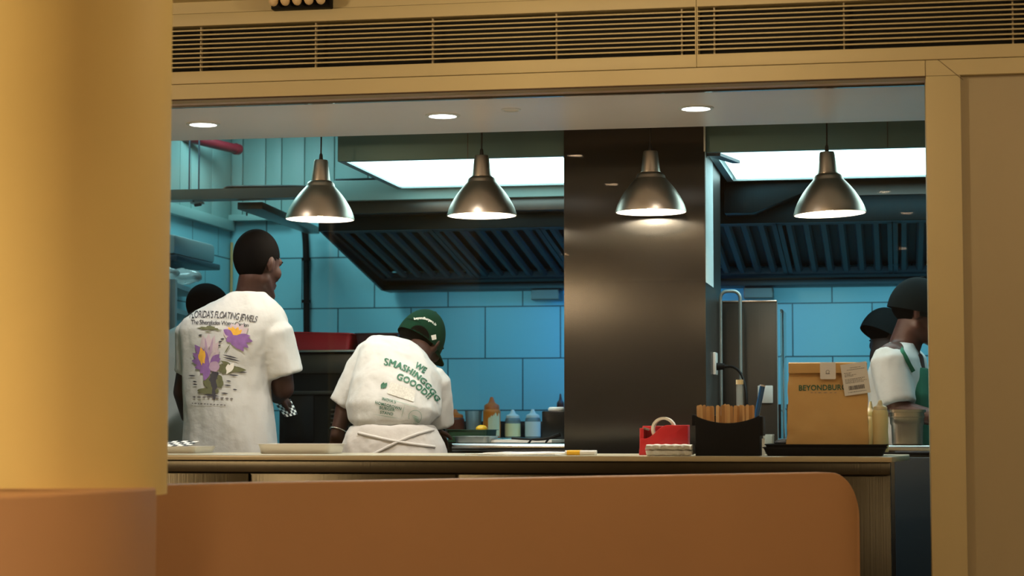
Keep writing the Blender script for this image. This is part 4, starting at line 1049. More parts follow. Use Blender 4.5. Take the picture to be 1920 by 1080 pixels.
# red pipe
m = MB(); a = V(395, 268, 3.3); b = V(441, 279, 3.5); m.cyl(a + (a - b) * 2.0, b, .026, .026, 18); m.cyl(b, b + (b - a).normalized() * .03, .031, .03, 18)
tag(m.build('sprinkler_pipe', M['red_pipe'], smooth=50), 'dark red pipe end near the ceiling in the kitchen corner', 'pipe')
# rack at the left
Yr = 2.0
t = thing('storage_rack', 'grey metal shelf rack in the left corner of the kitchen', 'rack', (X(330, Yr, 600), Yr, 0))
ra, rb = X(268, Yr, 600), X(325, Yr, 600)
for i, (px, Y) in enumerate(((322, Yr), (268, Yr), (375, Yr + .75), (318, Yr + .75))):
    x = X(px, Y, 600); MB().box(x - .015, x + .015, Y, Y + .03, 0, Z(523, Yr, 320)).build('post', M['steel_cool'], t, bevel=.002)
for py in (527, 575, 640, 720):
    z = Z(py, Yr, 320)
    x0a, x1a = X(268, Yr, 600), X(322, Yr, 600); x2a, x3a = X(318, Yr + .75, 600), X(375, Yr + .75, 600)
    MB().prism([(x0a, Yr + .002, z), (x1a, Yr + .002, z), (x3a, Yr + .77, z), (x2a, Yr + .77, z)], (0, 0, -.022)).build('shelf', M['steel_cool'], t, smooth=0)
for k, (px, py, w_, h_, dy, mm, lb) in enumerate(((340, 512, .20, .06, .35, 'plastic_clear', 'cloudy plastic packs on the top shelf of the rack, upper left corner'), (300, 510, .18, .05, .1, 'plastic_clear', 'cloudy plastic pack at the left end of the rack top'))):
    Y = Yr + dy; z = Z(523, Yr, 320) + .002; x = X(px, Y, py)
    m = MB().ell((x, Y, z + .035), (w_ / 2, .09, .035), None, 20, 10); me = m.mesh('plastic_pack', M[mm]); wrinkle(me, .012, 22, k); o = link('plastic_pack', me, None, 50); tag(o, lb, 'pack')
v = V(340, 490, 3.0)
t = thing('wall_shelf', 'grey boxed wall shelf above the storage rack', 'shelf', (LX + .1, 3.0, v.z))
y0_, y1_ = 2.5, 3.15; zs = Z(492, 3.0, 390)
MB().box(LX + .001, LX + .2, y0_, y1_, zs - .03, zs).build('board', M['navy'], t, bevel=.006)
MB().box(LX + .001, LX + .19, y0_, y1_ - .05, zs + .001, zs + .10).build('box', M['steel_cool'], t, bevel=.02)
# dark tall unit at the very left
xa = X(302, 1.9, 480)
t = thing('tall_cabinet', 'dark blue tall unit at the left edge beside the ochre column', 'cabinet', (xa - .2, 2.0, 0))
MB().box(LX + .005, xa, 1.1 + .6, 1.95, 0, Z(402, 1.9, 295)).build('body', M['navy'], t, bevel=.012)
MB().box(LX + .02, xa - .01, 1.69, 1.699, .1, Z(570, 1.7, 295)).build('door', M['navy'], t, bevel=.002)
# dark front of under-counter fridge at the far right
xr0 = X(1678, .94, 900)
t = thing('undercounter_fridge', 'dark under counter fridge right of the steel cabinet', 'fridge', (xr0 + .3, .9, 0))
MB().box(xr0, 2.5, .90, .949, 0, .985).build('door', M['navy'], t, bevel=.003)
MB().box(xr0 + .16, xr0 + .18, .885, .8995, .80, .93).build('handle', M['black'], t, bevel=.002)
# ================================================================ PEOPLE
def union(mb, voxel, it=4, fac=.5, adaptive=0):
    me = mb.mesh('tmp', []) if False else None
    me = bpy.data.meshes.new('tmp'); me.from_pydata([tuple(v) for v in mb.v], [], mb.f)
    bm = bmesh.new(); bm.from_mesh(me); bmesh.ops.recalc_face_normals(bm, faces=bm.faces); bm.to_mesh(me); bm.free()
    o = bpy.data.objects.new('tmp', me); COL.objects.link(o)
    r = o.modifiers.new('r', 'REMESH'); r.mode = 'VOXEL'; r.voxel_size = voxel; r.adaptivity = 0
    s = o.modifiers.new('s', 'SMOOTH'); s.iterations = it; s.factor = fac
    bpy.context.view_layer.update()
    out = bpy.data.meshes.new_from_object(o.evaluated_get(bpy.context.evaluated_depsgraph_get()))
    bpy.data.objects.remove(o); bpy.data.meshes.remove(me); return out
def frame(face, up=(0, 0, 1)):
    f = Vector(face).normalized(); u = Vector(up); r = f.cross(u).normalized(); u = r.cross(f).normalized()
    return Matrix((r, f, u)).transposed()
def head_parts(mb, c, H, k=1.0, jaw=1.0):
    L = lambda x, y, z: Vector(c) + H @ Vector((x, y, z)) * k
    e = lambda x, y, z, a, b_, d, R=None: mb.ell(L(x, y, z), (a * k, b_ * k, d * k), H @ (R or Matrix.Identity(3)), 24, 14)
    e(0, -.012, .035, .074, .094, .084); e(0, .012, .0, .066, .078, .085); e(0, .028, -.05, .053 * jaw, .062, .058)
    mb.cap_(L(-.018, .074, -.098), L(.018, .074, -.098), .019 * k, .019 * k)
    mb.cap_(L(-.040, -.002, -.055), L(-.016, .066, -.092), .028 * k, .022 * k); mb.cap_(L(.040, -.002, -.055), L(.016, .066, -.092), .028 * k, .022 * k)
    mb.cap_(L(-.030, .078, .034), L(.030, .078, .034), .016 * k, .016 * k)
    mb.cap_(L(0, .090, .020), L(0, .108, -.022), .009 * k, .013 * k); mb.cap_(L(-.012, .096, -.028), L(.012, .096, -.028), .009 * k, .009 * k)
    for s in (-1, 1):
        e(s * .038, .054, -.016, .028, .028, .030)
        e(s * .076, -.008, -.004, .007, .018, .030, rotm(-12)); e(s * .080, -.016, .006, .008, .010, .022, rotm(-12))
    mb.cap_(L(-.018, .088, -.052), L(.018, .088, -.052), .0085 * k, .0085 * k); mb.cap_(L(-.015, .087, -.064), L(.015, .087, -.064), .009 * k, .009 * k)
def eyes(c, H, k, par):
    L = lambda x, y, z: Vector(c) + H @ Vector((x, y, z)) * k
    for s in (-1, 1):
        MB().ell(L(s * .030, .070, .010), (.0125 * k, .0125 * k, .0095 * k), H, 14, 8).build('eye', M['eye'], par, smooth=60)
        MB().cap_(L(s * .018, .091, .032), L(s * .044, .083, .034), .0035 * k, .003 * k, 8).build('eyebrow', M['hair'], par, smooth=60)
def hair_cap(c, H, k, par, low=-.05, nm='hair', m_=None, r=(.0785, .100, .0885), front=.052, ctr=(0, -.014, .034), top=None):
    mb = MB(); seg, rng = 40, 24; c0 = Vector(c)
    def P(off):
        out = []
        for i in range(rng + 1):
            t = math.pi * i / rng
            for j in range(seg):
                a = 2 * math.pi * j / seg
                p = Vector(((r[0] + off) * math.sin(t) * math.cos(a), (r[1] + off) * math.sin(t) * math.sin(a), (r[2] + off) * math.cos(t))) + Vector(ctr)
                out.append(p)
        return out
    A, B_ = P(0), P(-.008); n = len(A)
    def keep(p):
        if p.y > 0 and p.z < .02 + (p.y / .09) * .05: return False
        if p.y > -.022 and p.z < .010: return False
        if top is not None and p.z > top: return False
        return p.z > low
    fs = []
    for i in range(rng):
        for j in range(seg):
            q = (i * seg + j, i * seg + (j + 1) % seg, (i + 1) * seg + (j + 1) % seg, (i + 1) * seg + j)
            cc = (A[q[0]] + A[q[2]]) / 2
            if keep(cc): fs.append(q)
    ed = {}
    for f in fs:
        for a, b in zip(f, f[1:] + f[:1]): ed[(a, b)] = ed.get((a, b), 0) + 1
    F = list(fs) + [tuple(x + n for x in reversed(f)) for f in fs] + [(b, a, a + n, b + n) for (a, b) in ed if (b, a) not in ed]
    mb.add([c0 + H @ (p * k) for p in A + B_], F)
    me = mb.mesh(nm, m_ or M['hair'])
    bm = bmesh.new(); bm.from_mesh(me); bmesh.ops.remove_doubles(bm, verts=bm.verts, dist=.0005)
    bmesh.ops.delete(bm, geom=[v for v in bm.verts if not v.link_faces], context='VERTS'); bm.to_mesh(me); bm.free()
    return link(nm, me, par, 60)
def cap_hat(c, H, k, par, m_, brim=True, opening=False, low=.012):
    """baseball cap: crown, brim at the face side, button, rear strap"""
    mb = MB(); seg, rng = 40, 14; rings = []
    for i in range(rng + 1):
        t = math.pi / 2 * i / rng * 1.04
        rr = math.sin(min(t, math.pi / 2)) if t < math.pi / 2 else 1; z = math.cos(t)
        rings.append([Vector(c) + H @ (Vector((.084 * max(rr, .004) * math.cos(2 * math.pi * j / seg), -.012 + .106 * max(rr, .004) * math.sin(2 * math.pi * j / seg), low + .124 * z)) * k) for j in range(seg)])
    inn = [[Vector(c) + H @ (Vector((.080 * max(math.sin(min(math.pi / 2 * i / rng, math.pi / 2)), .004) * math.cos(2 * math.pi * j / seg), -.012 + .101 * max(math.sin(math.pi / 2 * i / rng), .004) * math.sin(2 * math.pi * j / seg), low - .003 + .120 * math.cos(math.pi / 2 * i / rng))) * k) for j in range(seg)] for i in range(rng, -1, -1)]
    mb.loft(rings + inn, cap=True)
    crown = mb.build('cap', m_, par, smooth=60)
    L = lambda x, y, z: Vector(c) + H @ Vector((x, y, z)) * k
    MB().ell(L(0, -.012, low + .125), (.008 * k, .008 * k, .004 * k), H, 12, 6).build('button', m_, crown, smooth=60)
    if brim:
        mb = MB(); top = []; bot = []
        n = 16
        for i in range(n + 1):
            a = math.pi * i / n; x = .080 * math.cos(a); yi = -.012 + .098 * math.sin(a) * 1.0; yo = -.012 + .101 * math.sin(a) + .075 * math.sin(a) ** .6
            zz = low + .004 - .010 * (abs(x) / .08) ** 2
            top.append([L(x, max(yi, 0), zz), L(x * .98, yo, zz - .012)]); bot.append([L(x * .98, yo, zz - .016), L(x, max(yi, 0), zz - .004)])
        mb.loft([a_ + b_ for a_, b_ in zip(top, bot)]); mb.build('brim', m_, crown, smooth=50)
    return crown
def hand(mb, wrist, d, palm_n, k=1.0, curl=20, side=1, spread=5):
    """palm box, four fingers, thumb from the side; d: direction of the fingers, palm_n: palm normal"""
    d = Vector(d).normalized(); n = Vector(palm_n); n = (n - d * n.dot(d)).normalized(); x = d.cross(n).normalized() * side
    wv = Vector(wrist)
    for q in (-.028, -.010, .010, .028):
        mb.cap_(wv + x * q * .55 * k, wv + d * .082 * k + x * q * k, .015 * k, .0125 * k, 10)
    for q, L in ((-.031, .060), (-.0105, .072), (.0105, .078), (.031, .070)):
        p = wv + d * .085 * k + x * q * k; ang = math.radians(curl)
        dd = (d + x * q * spread * .6).normalized()
        for f_, r_ in ((.45, .0085), (.32, .0078), (.26, .0068)):
            dd = (dd * math.cos(ang) + n * math.sin(ang)).normalized(); e = p + dd * L * f_ * k
            mb.cap_(p, e, r_ * k, (r_ - .0008) * k, 10); p = e
    p = wv + d * .022 * k + x * .026 * k; e = p + (d * .7 + x * .8 + n * .25).normalized() * .038 * k; mb.cap_(p, e, .013 * k, .010 * k, 10)
    mb.cap_(e, e + (d * .95 + x * .35 + n * .25).normalized() * .030 * k, .0098 * k, .008 * k, 10)
def legs(mb, pel, side, fwd, floor=0.0, w_=.10, bend=0):
    """two legs, pelvis and shoes base points; returns ankle positions"""
    out = []
    for s in (-1, 1):
        hip = Vector(pel) + Vector(side) * s * w_; kn = Vector((hip.x + side[0] * s * .02, hip.y + fwd[1] * .03, .50)); an = Vector((kn.x, kn.y - fwd[1] * .03, .09))
        mb.cap_(hip, kn, .088, .062); mb.cap_(kn, an, .060, .040); mb.cap_(an, an + Vector((fwd[0] * .13, fwd[1] * .13, -.045)), .042, .033)
        out.append((hip, kn, an))
    return out
def trousers(L, pel, par, m_):
    mb = MB(); mb.ell((pel[0], pel[1], pel[2]), (.185, .135, .13))
    for hip, kn, an in L: mb.cap_(hip, kn, .108, .082); mb.cap_(kn, an + Vector((0, 0, .02)), .080, .066)
    me = union(mb, .014, 4); me.materials.append(m_); return link('trousers', me, par, 70)
def shoes(L, fwd, par):
    for hip, kn, an in L:
        q = Vector((fwd[0], fwd[1], 0)).normalized(); r = math.degrees(math.atan2(q.y, q.x)) - 90
        MB().ell((an.x + q.x * .05, an.y + q.y * .05, .045), (.05, .145, .044), rotm(0, 0, r), 20, 10).build('shoe', M['shoe'], par, smooth=60)
def person(label, mb, skin, voxel=.007, it=3):
    me = union(mb, voxel, it); me.materials.append(skin)
    o = link('person', me, None, 75); return tag(o, label, 'person')
def torso_rings(rs, n=32, p=2.4):
    """rs: (centre, half width, half depth, right vector, forward vector)"""
    out = []
    for c, a, b, r, f in rs:
        c, r, f = Vector(c), Vector(r).normalized(), Vector(f).normalized()
        out.append([c + r * (a * math.copysign(abs(math.cos(t)) ** (2 / p), math.cos(t))) + f * (b * math.copysign(abs(math.sin(t)) ** (2 / p), math.sin(t))) for t in [2 * math.pi * i / n for i in range(n)]])
    return out
def dens(rs, k=4):
    out = []
    for i in range(len(rs) - 1):
        for j in range(k):
            u = j / k; out.append(tuple((Vector(x) * (1 - u) + Vector(y) * u) if isinstance(x, (Vector, tuple, list)) else x * (1 - u) + y * u for x, y in zip(rs[i], rs[i + 1])))
    out.append(rs[-1]); return out
def cloth(name, mb, m_, par, voxel=.009, it=4, wr=()):
    me = union(mb, voxel, it)
    for amp, s, seed, an in wr: wrinkle(me, amp, s, seed, an)
    me.materials.append(m_); return link(name, me, par, 75)

# ---------------------------------------------------------------- person 1: standing cook, back to us
Y1 = 1.02
S1 = 3800 / ((V(440, 600, Y1) - CAM).dot(FW))
def Q(px, py, dy=0, Y=Y1): return V(px, py, Y + dy)
r1 = Vector((.985, .17, 0)).normalized(); f1 = Vector((-.17, .985, 0)).normalized()
mb = MB()
face1 = Vector((.40, .90, -.20)); H1 = frame(face1); hc1 = Q(483, 499, .015); k1 = 1.10
head_parts(mb, hc1, H1, k1)
nb = Q(468, 566, .02)
mb.cap_(nb, hc1 + H1 @ Vector((0, -.02, -.05)) * k1, .064, .055)
sl, sr = Q(372, 612, -.0), Q(516, 618, .0)
mb.cap_(sl, sr, .05, .05); mb.cap_(nb, (sl + sr) / 2 + Vector((0, 0, -.02)), .075, .09)
pel = Vector((Q(430, 860).x, Y1, .96)); ch = Q(440, 660, .01)
mb.loft(torso_rings(dens([((pel.x, Y1, .90), .15, .105, r1, f1), ((pel.x, Y1, 1.05), .14, .10, r1, f1), (ch, .155, .11, r1, f1), (Q(444, 610), .13, .09, r1, f1)])))
er, wr_ = Q(531, 728, .06), Q(520, 744, .27)
mb.cap_(sr, er, .052, .046); mb.cap_(er, wr_, .046, .030); hand(mb, wr_, (.15, 1, -.1), (-.6, .1, -.5), 1, 28, -1)
el, wl = Q(345, 735, .05), Q(352, 780, .25)
mb.cap_(sl, el, .058, .045); mb.cap_(el, wl, .045, .030); hand(mb, wl, (.1, 1, -.05), (.6, .1, -.4), 1, 28, 1)
Lg = legs(mb, pel, (1, 0, 0), (0, 1, 0))
p1 = person('standing person with short black hair and a white T-shirt with a purple lotus print', mb, M['skin_dark'], .006, 7)
hair_cap(hc1, H1, k1, p1, low=-.066, r=(.0765, .0975, .102)); eyes(hc1, H1, k1, p1); trousers(Lg, pel, p1, M['trousers']); shoes(Lg, (0, 1), p1)
m_ = MB(); nk = [nb + Vector((.068 * math.cos(a), .064 * math.sin(a) + .0, .018 + .006 * math.sin(a))) for a in [2 * math.pi * i / 30 for i in range(31)]]
m_.tube([p + Vector((0, -.004, 0)) for p in nk], .0014, 6).build('necklace', M['silver'], p1)
mb = MB()
R_ = [(Q(432, 880), 92, .135), (Q(432, 840), 90, .135), (Q(430, 790), 86, .135), (Q(426, 735), 82, .132), (Q(427, 690), 82, .135), (Q(432, 650), 90, .14), (Q(438, 620), 99, .138), (Q(443, 600), 97, .128), (Q(449, 583), 82, .115), (Q(456, 568), 62, .098), (Q(462, 556), 42, .085), (Q(466, 549), 31, .077)]
mb.loft(torso_rings(dens([(c, a / S1, b, r1, f1) for c, a, b in R_])))
def sleeve(mb, a, b, r0, r1_, fl=1.0, n=8, seg=24):
    a, b = Vector(a), Vector(b); q = (b - a).to_track_quat('Z', 'Y').to_matrix(); Lh = (b - a).length
    mb.lathe([(r0 * .6, -r0 * .6)] + [(r0 + (r1_ - r0) * i / n, Lh * i / n) for i in range(n + 1)], a, seg, q)
sleeve(mb, Q(512, 622, .0), Q(535, 703, .03), .082, .074)
sleeve(mb, Q(362, 622, .0), Q(352, 700, .03), .070, .058)
sh1 = cloth('t_shirt', mb, M['tee'], p1, .008, 5, ((.011, 8, 1, (1, 1, .3)), (.003, 24, 2, (1, 1, .4))))
col1 = MB()
nk = [nb + Vector((.073 * math.cos(a), .076 * math.sin(a), .004 + .012 * math.sin(a))) for a in [2 * math.pi * i / 30 for i in range(31)]]
# print on the back
random.seed(11)
pr = [txt_line("FLORIDA'S FLOATING JEWELS", (356, 597), (481, 605), 13.5, 0, .002, .25, 4, .92, hend=12),
      txt_line('The Silverglades Water Garden', (359, 608.5), (466, 613), 9, 0, .004, .1, 1.5, .85, hend=7)]
pr += [blob(392, 615.5, 17, 3.2, 4, 0, .7), stroke(368, 615.5, 386, 615, 2, 4), stroke(400, 619, 418, 619, 2, 4), stroke(383, 622, 398, 622, 2, 4)]
for (x, y) in ((376, 629), (380, 647), (417, 636), (413, 641), (411, 648)): pr.append(stroke(x - 4, y, x + 4, y - 1, 3, 0))
# upper right lotus
for (x1, y1, w_) in ((418, 622, 13), (424, 612, 13), (434, 606, 14), (446, 605, 14), (457, 608, 13), (466, 615, 12)): pr.append(petal(440, 636, x1, y1, w_, 3, .0003))
for (x1, y1, w_) in ((428, 613, 9), (436, 612, 9), (447, 613, 9), (454, 618, 7)): pr.append(petal(440, 632, x1, y1, w_, 5, .0006))
for (x1, y1, w_) in ((419, 618, 12), (424, 640, 12), (474, 640, 12), (466, 652, 12), (457, 659, 12), (447, 655, 12), (437, 648, 12), (470, 630, 10)): pr.append(petal(439, 631, x1, y1, w_, 1, .0009))
pr.append(blob(441, 636, 14, 7, 1, .0010, .3))
pr += [stroke(432, 645, 420, 664, 2.2, 4, .0004), stroke(417, 665, 447, 672, 3, 0, .0004), stroke(418, 670, 450, 677, 3, 0, .0004)]
# large lotus
for (x1, y1, w_) in ((381, 628, 15), (392, 625, 16), (403, 628, 15), (410, 640, 14), (412, 655, 13)): pr.append(petal(386, 690, x1, y1, w_, 3, .0003))
for (x1, y1, w_) in ((385, 632, 5), (400, 632, 5), (395, 650, 4)): pr.append(petal(390, 680, x1, y1, w_, 2, .0006))
for (x1, y1, w_) in ((366, 646, 14), (362, 662, 14), (360, 676, 13), (366, 690, 14), (376, 700, 15), (383, 714, 13), (412, 664, 12), (414, 672, 12), (375, 650, 12)): pr.append(petal(393, 682, x1, y1, w_, 1, .0009))
for (x1, y1, w_) in ((377, 650, 8), (373, 664, 9), (380, 678, 8)): pr.append(petal(384, 682 - (x1 == 380) * 26, x1, y1, w_, 5, .0012))
pr.append(petal(379, 686, 378, 652, 9, 5, .0013))
pr += [blob(402, 687, 10, 10, 2, .0013, .1), petal(424, 702, 439, 680, 11, 6, .0013), petal(428, 700, 428, 682, 9, 6, .0014)]
pr += [blob(425, 692, 17, 9, 4, .0005, .5), petal(415, 690, 462, 694, 11, 4, .0006), petal(414, 676, 436, 688, 8, 4, .0006)]
pr += [blob(397, 716, 16, 15, 4, .0004, .3), blob(403, 712, 10, 17, 0, .0006, .3), blob(412, 716, 7, 12, 4, .0007, .3), blob(391, 733, 20, 5.5, 4, .0005, .2), stroke(382, 740, 412, 743, 4, 0, .0007), stroke(400, 722, 402, 752, 7, 0, .0008)]
for (x, y, L) in ((354, 704, 14), (362, 715, 8), (428, 692, 20), (440, 697, 24), (428, 703, 20), (424, 714, 10), (420, 722, 14), (436, 730, 9), (414, 737, 14), (362, 720, 9)): pr.append(stroke(x, y, x + L, y + 1, 2.6, 0, .0003))
x = 362
while x < 436: w_ = random.uniform(4, 9); pr.append(stroke(x, 744 + (x - 362) * .05, x + w_, 744 + (x - 362) * .05 + random.uniform(-1, 1), 3.4, 7, .0003)); x += w_ + 1.5
x = 360
while x < 424: w_ = random.uniform(3, 7); pr.append(stroke(x, 756 + (x - 360) * .06, x + w_, 756 + (x - 360) * .06, 2.2, 7, .0003)); x += w_ + 1
lay('lotus_print', pr, sh1, Y1 - .2, [M['ink'], M['purple'], M['lilac'], M['pale_lilac'], M['olive'], M['gold'], M['paper'], M['ink2']], off=.0024, grid=.009, parent=sh1)
# checked paper in the right hand
c4 = [V(512, 752, Y1 + .36), V(534, 782, Y1 + .30), V(558, 777, Y1 + .34), V(545, 748, Y1 + .40)]
sheet('checked_paper', c4, M['check'], 'checked blue and white paper held by the standing cook', 'paper', uvs=(7, 7), amp=.003)

# ---------------------------------------------------------------- person 2: bending cook
Y2 = 1.03
mb = MB()
r2 = Vector((.93, .10, -.34)).normalized()             # shoulders tip down to the right
# spine from the hips up, forward and to the right
hipc = Vector((X(735, Y2, 830), Y2, .99)); wst = V(732, 790, Y2); mid = V(752, 735, Y2 + .10); shc = V(765, 690, Y2 + .18); nb2 = V(778, 662, Y2 + .24)
hc2 = V(789, 642, Y2 + .31); H2 = frame((.25, .80, -.60), (-.12, .45, .9)); H2 = frame((.22, .86, -.46), (.34, .2, .9)); k2 = 1.11
head_parts(mb, hc2, H2, k2); mb.cap_(nb2, hc2 + H2 @ Vector((0, -.02, -.06)) * k2, .058, .050)
s2l, s2r = V(694, 672, Y2 + .13), V(815, 712, Y2 + .18)
f2 = Vector((.05, .8, -.6)).normalized()
mb.loft(torso_rings(dens([(hipc, .15, .11, (1, 0, 0), (0, 1, 0)), (wst, .14, .105, (1, 0, 0), (0, 1, -.1)), (mid, .15, .11, r2, f2), (shc, .14, .095, r2, f2)])))
mb.cap_(s2l, s2r, .052, .052); mb.cap_(nb2, shc, .07, .08)
el, wl = V(648, 765, Y2 + .10), V(632, 815, Y2 + .06)
mb.cap_(s2l, el, .056, .043); mb.cap_(el, wl, .042, .028); hand(mb, wl, (-.05, .35, -.9), (0, 1, .4), .98, 16, 1)
er, wr_ = V(826, 772, Y2 + .20), V(812, 806, Y2 + .27)
mb.cap_(s2r, er, .052, .042); mb.cap_(er, wr_, .042, .028); hand(mb, wr_, (0, .9, -.3), (0, -.2, -1), .98, 22, -1)
Lg = legs(mb, hipc, (1, 0, 0), (0, 1, 0))
p2 = person('person bending over the counter in a green cap and white T-shirt with green lettering', mb, M['skin_dark'], .006)
hair_cap(hc2, H2, k2, p2, low=-.085, top=.03, r=(.079, .101, .112)); MB().ell(hc2 + H2 @ Vector((0, -.046, -.048)) * k2, (.068, .060, .066), H2, 24, 14).build('nape_hair', M['hair'], p2, smooth=60); cap2 = cap_hat(hc2, H2, k2, p2, M['cap_g'], low=.002); eyes(hc2, H2, k2, p2); trousers(Lg, hipc, p2, M['trousers']); shoes(Lg, (0, 1), p2)
bl = wl + (el - wl).normalized() * .018; dd = (el - wl).normalized(); qq = dd.to_track_quat('Z', 'Y').to_matrix()
MB().tube([bl + qq @ Vector((.034 * math.cos(2 * math.pi * i / 20), .034 * math.sin(2 * math.pi * i / 20), 0)) for i in range(21)], .003, 8).build('bracelet', M['silver'], p2)
S2 = 3800 / ((V(740, 700, Y2) - CAM).dot(FW))
mb = MB()
rr = [(V(733, 800, Y2 + .0), 70, .125, (1, 0, 0), (0, 1, 0)), (V(733, 788, Y2 + .0), 81, .14, (1, .0, 0), (0, 1, 0)), (V(736, 770, Y2 + .01), 89, .155, (1, 0, -.06), (0, 1, -.2)),
      (V(743, 740, Y2 + .05), 86, .15, (1, .02, -.16), (0, .95, -.35)), (V(749, 712, Y2 + .10), 83, .145, (1, .04, -.26), (0, .9, -.5)), (V(753, 690, Y2 + .13), 84, .135, (.96, .06, -.32), (.05, .85, -.55)),
      (V(757, 672, Y2 + .17), 72, .12, r2, f2), (V(764, 664, Y2 + .20), 50, .098, r2, f2), (V(771, 660, Y2 + .225), 34, .080, r2, f2)]
mb.loft(torso_rings(dens([(c, a / S2, b, r, f) for c, a, b, r, f in rr])))
sleeve(mb, V(698, 676, Y2 + .13), V(641, 762, Y2 + .10), .083, .060)
sleeve(mb, V(810, 716, Y2 + .17), V(824, 800, Y2 + .22), .080, .062)
mb.ell(V(700, 662, Y2 + .14), (.075, .08, .055))
sh2 = cloth('t_shirt', mb, M['tee'], p2, .008, 4, ((.010, 8, 5, (1, 1, .7)), (.004, 22, 6, (1, 1, .7))))
mb = MB()
rr = [(V(735, 797, Y2), 78, .14), (V(735, 812, Y2), 86, .155), (V(738, 835, Y2), 95, .17), (V(740, 862, Y2), 99, .18), (V(740, 900, Y2), 100, .18)]
mb.loft(torso_rings(dens([(c, a / S2, b, (1, 0, 0), (0, 1, 0)) for c, a, b in rr])))
ap = cloth('apron', mb, M['apron_w'], p2, .009, 3, ((.008, 9, 8, (1, 1, .6)), (.003, 26, 9, (1, 1, 1))))
bv = bvh_of(ap)
def on_surf(bv, px, py, Yp, off):
    p = V(px, py, Yp); d = (p - CAM).normalized(); h = bv.ray_cast(p - d * .8, d)
    return h[0] - d * off if h[0] else p
for a, b, s_ in (((672, 812), (815, 838), 3), ((812, 806), (735, 834), -3), ((735, 834), (700, 852), 0)):
    P = [on_surf(bv, a[0] + (b[0] - a[0]) * i / 12, a[1] + (b[1] - a[1]) * i / 12 + s_ * math.sin(math.pi * i / 12), Y2 - .1, .002) for i in range(13)]
    MB().tube(P, .0065, 8).build('apron_string', M['apron_w'], ap, smooth=60)
P = [on_surf(bv, 735 + 7 * math.cos(a_) , 842 + 6 * math.sin(a_), Y2 - .1, .003) for a_ in [2 * math.pi * i / 14 for i in range(15)]]
# lettering
sx = .0
pr = [txt_line('WE', (776, 688.5), (795, 700.5), 11, 0, .035, 0, 0, 1.05),
      *[txt_line('SMASHINGGGG', (720 + q, 685 + q * .6), (817 + q, 753 + q * .6), 13.5, 0, 0, 0, 14, 1.08, hend=8.5, ex=.0001 * k) for k, q in enumerate((-.7, -.35, 0, .35, .7))],
      txt_line('GOOOD!!', (743, 711.5), (802, 749), 12, 0, .03, 0, 5, 1.05, hend=10),
      txt_line("INDIA'S", (716, 750.5), (742, 757), 5.2, 0, .02, 0, 0, 1.1), txt_line('HOMEGROWN', (703.5, 757), (752, 769), 5.2, 0, .02, 0, 0, 1.1),
      txt_line('BURGER', (711.5, 766.5), (740, 771.5), 5.2, 0, .02, 0, 0, 1.1), txt_line('STAND', (712.5, 775), (737, 779), 5.2, 0, .02, 0, 0, 1.1)]
pr += [petal(714.5, 730, 720.5, 717, 7, 0), petal(718, 730, 726, 718, 7, 0)]
pr += [([(733, 716), (779, 733), (775, 754), (726, 738)], [(0, 1, 2, 3)], 1, 0)]
for a, b in (((706, 742), (790, 766)), ((759, 758), (752, 785)), ((697, 776), (752, 785))): pr.append(stroke(*a, *b, 1.0, 2, 0))
for i in range(22):
    a0, a1 = [math.radians(q) for q in (-200 + i * 14, -200 + (i + 1) * 14)]
    pr.append(stroke(778 + 12 * math.cos(a0), 781 + 12 * math.sin(a0), 778 + 12 * math.cos(a1), 781 + 12 * math.sin(a1), 1.5, 2, 0))
for i in range(5): pr.append(stroke(770 + i * 1.2, 777 + i * 2.6, 786 + i * .5, 783 + i * 2.2, 1.5, 2, 0))
M['print_bg'] = mat('faded_print', (.58, .59, .56), .9, noise_s=160, noise_a=.35)
lay('green_lettering', pr, sh2, Y2 - .15, [M['green'], M['print_bg'], M['green_lt']], off=.0030, grid=.007, parent=sh2)
lay('cap_lettering', [txt_line('beyondburgers.in', (777, 600), (816, 611), 4.5, 0, .03, 0, 6, 1.05)], cap2, Y2, [M['paper']], off=.001, grid=.01, parent=cap2)
lay('cap_opening', [blob(784, 634, 21, 24, 0, 0, 0, 30, 0)], cap2, Y2, [M['hair']], off=.0018, grid=.008, parent=cap2)
lay('cap_tag', [([(808, 629), (817, 627), (818, 636), (810, 638)], [(0, 1, 2, 3)], 0, 0)], cap2, Y2, [M['paper']], off=.001, grid=.01, parent=cap2)

# ---------------------------------------------------------------- person 3: far left, partly hidden
Y3 = 1.52
S3 = 3800 / ((V(330, 700, Y3) - CAM).dot(FW))
mb = MB(); H3 = frame((.55, .8, -.55)); hc3 = V(388, 588, Y3 + .16); head_parts(mb, hc3, H3, 1.0)
nb3 = V(362, 615, Y3 + .05); mb.cap_(nb3, hc3, .06, .055)
sl, sr = V(312, 645, Y3), V(392, 650, Y3 + .1); mb.cap_(sl, sr, .055, .055)
pel = Vector((X(330, Y3, 860), Y3 - .02, .94)); mb.loft(torso_rings(dens([(pel, .15, .11, (1, 0, 0), (0, 1, 0)), (V(345, 700, Y3), .15, .11, (1, .2, 0), (-.2, 1, 0)), (V(352, 640, Y3 + .03), .13, .09, (1, .2, 0), (-.2, 1, 0))])))
mb.cap_(sl, V(335, 740, Y3 + .05), .055, .044); mb.cap_(V(335, 740, Y3 + .05), V(360, 780, Y3 + .22), .042, .03); hand(mb, V(360, 780, Y3 + .22), (.2, 1, -.1), (.5, 0, -.5), 1, 25, 1)
mb.cap_(sr, V(415, 740, Y3 + .15), .055, .044); mb.cap_(V(415, 740, Y3 + .15), V(400, 780, Y3 + .3), .042, .03); hand(mb, V(400, 780, Y3 + .3), (0, 1, -.1), (-.5, 0, -.5), 1, 25, -1)
Lg = legs(mb, pel, (1, 0, 0), (0, 1, 0))
p3 = person('black haired person in a grey T-shirt, mostly hidden behind the standing cook', mb, M['skin_dark'], .008)
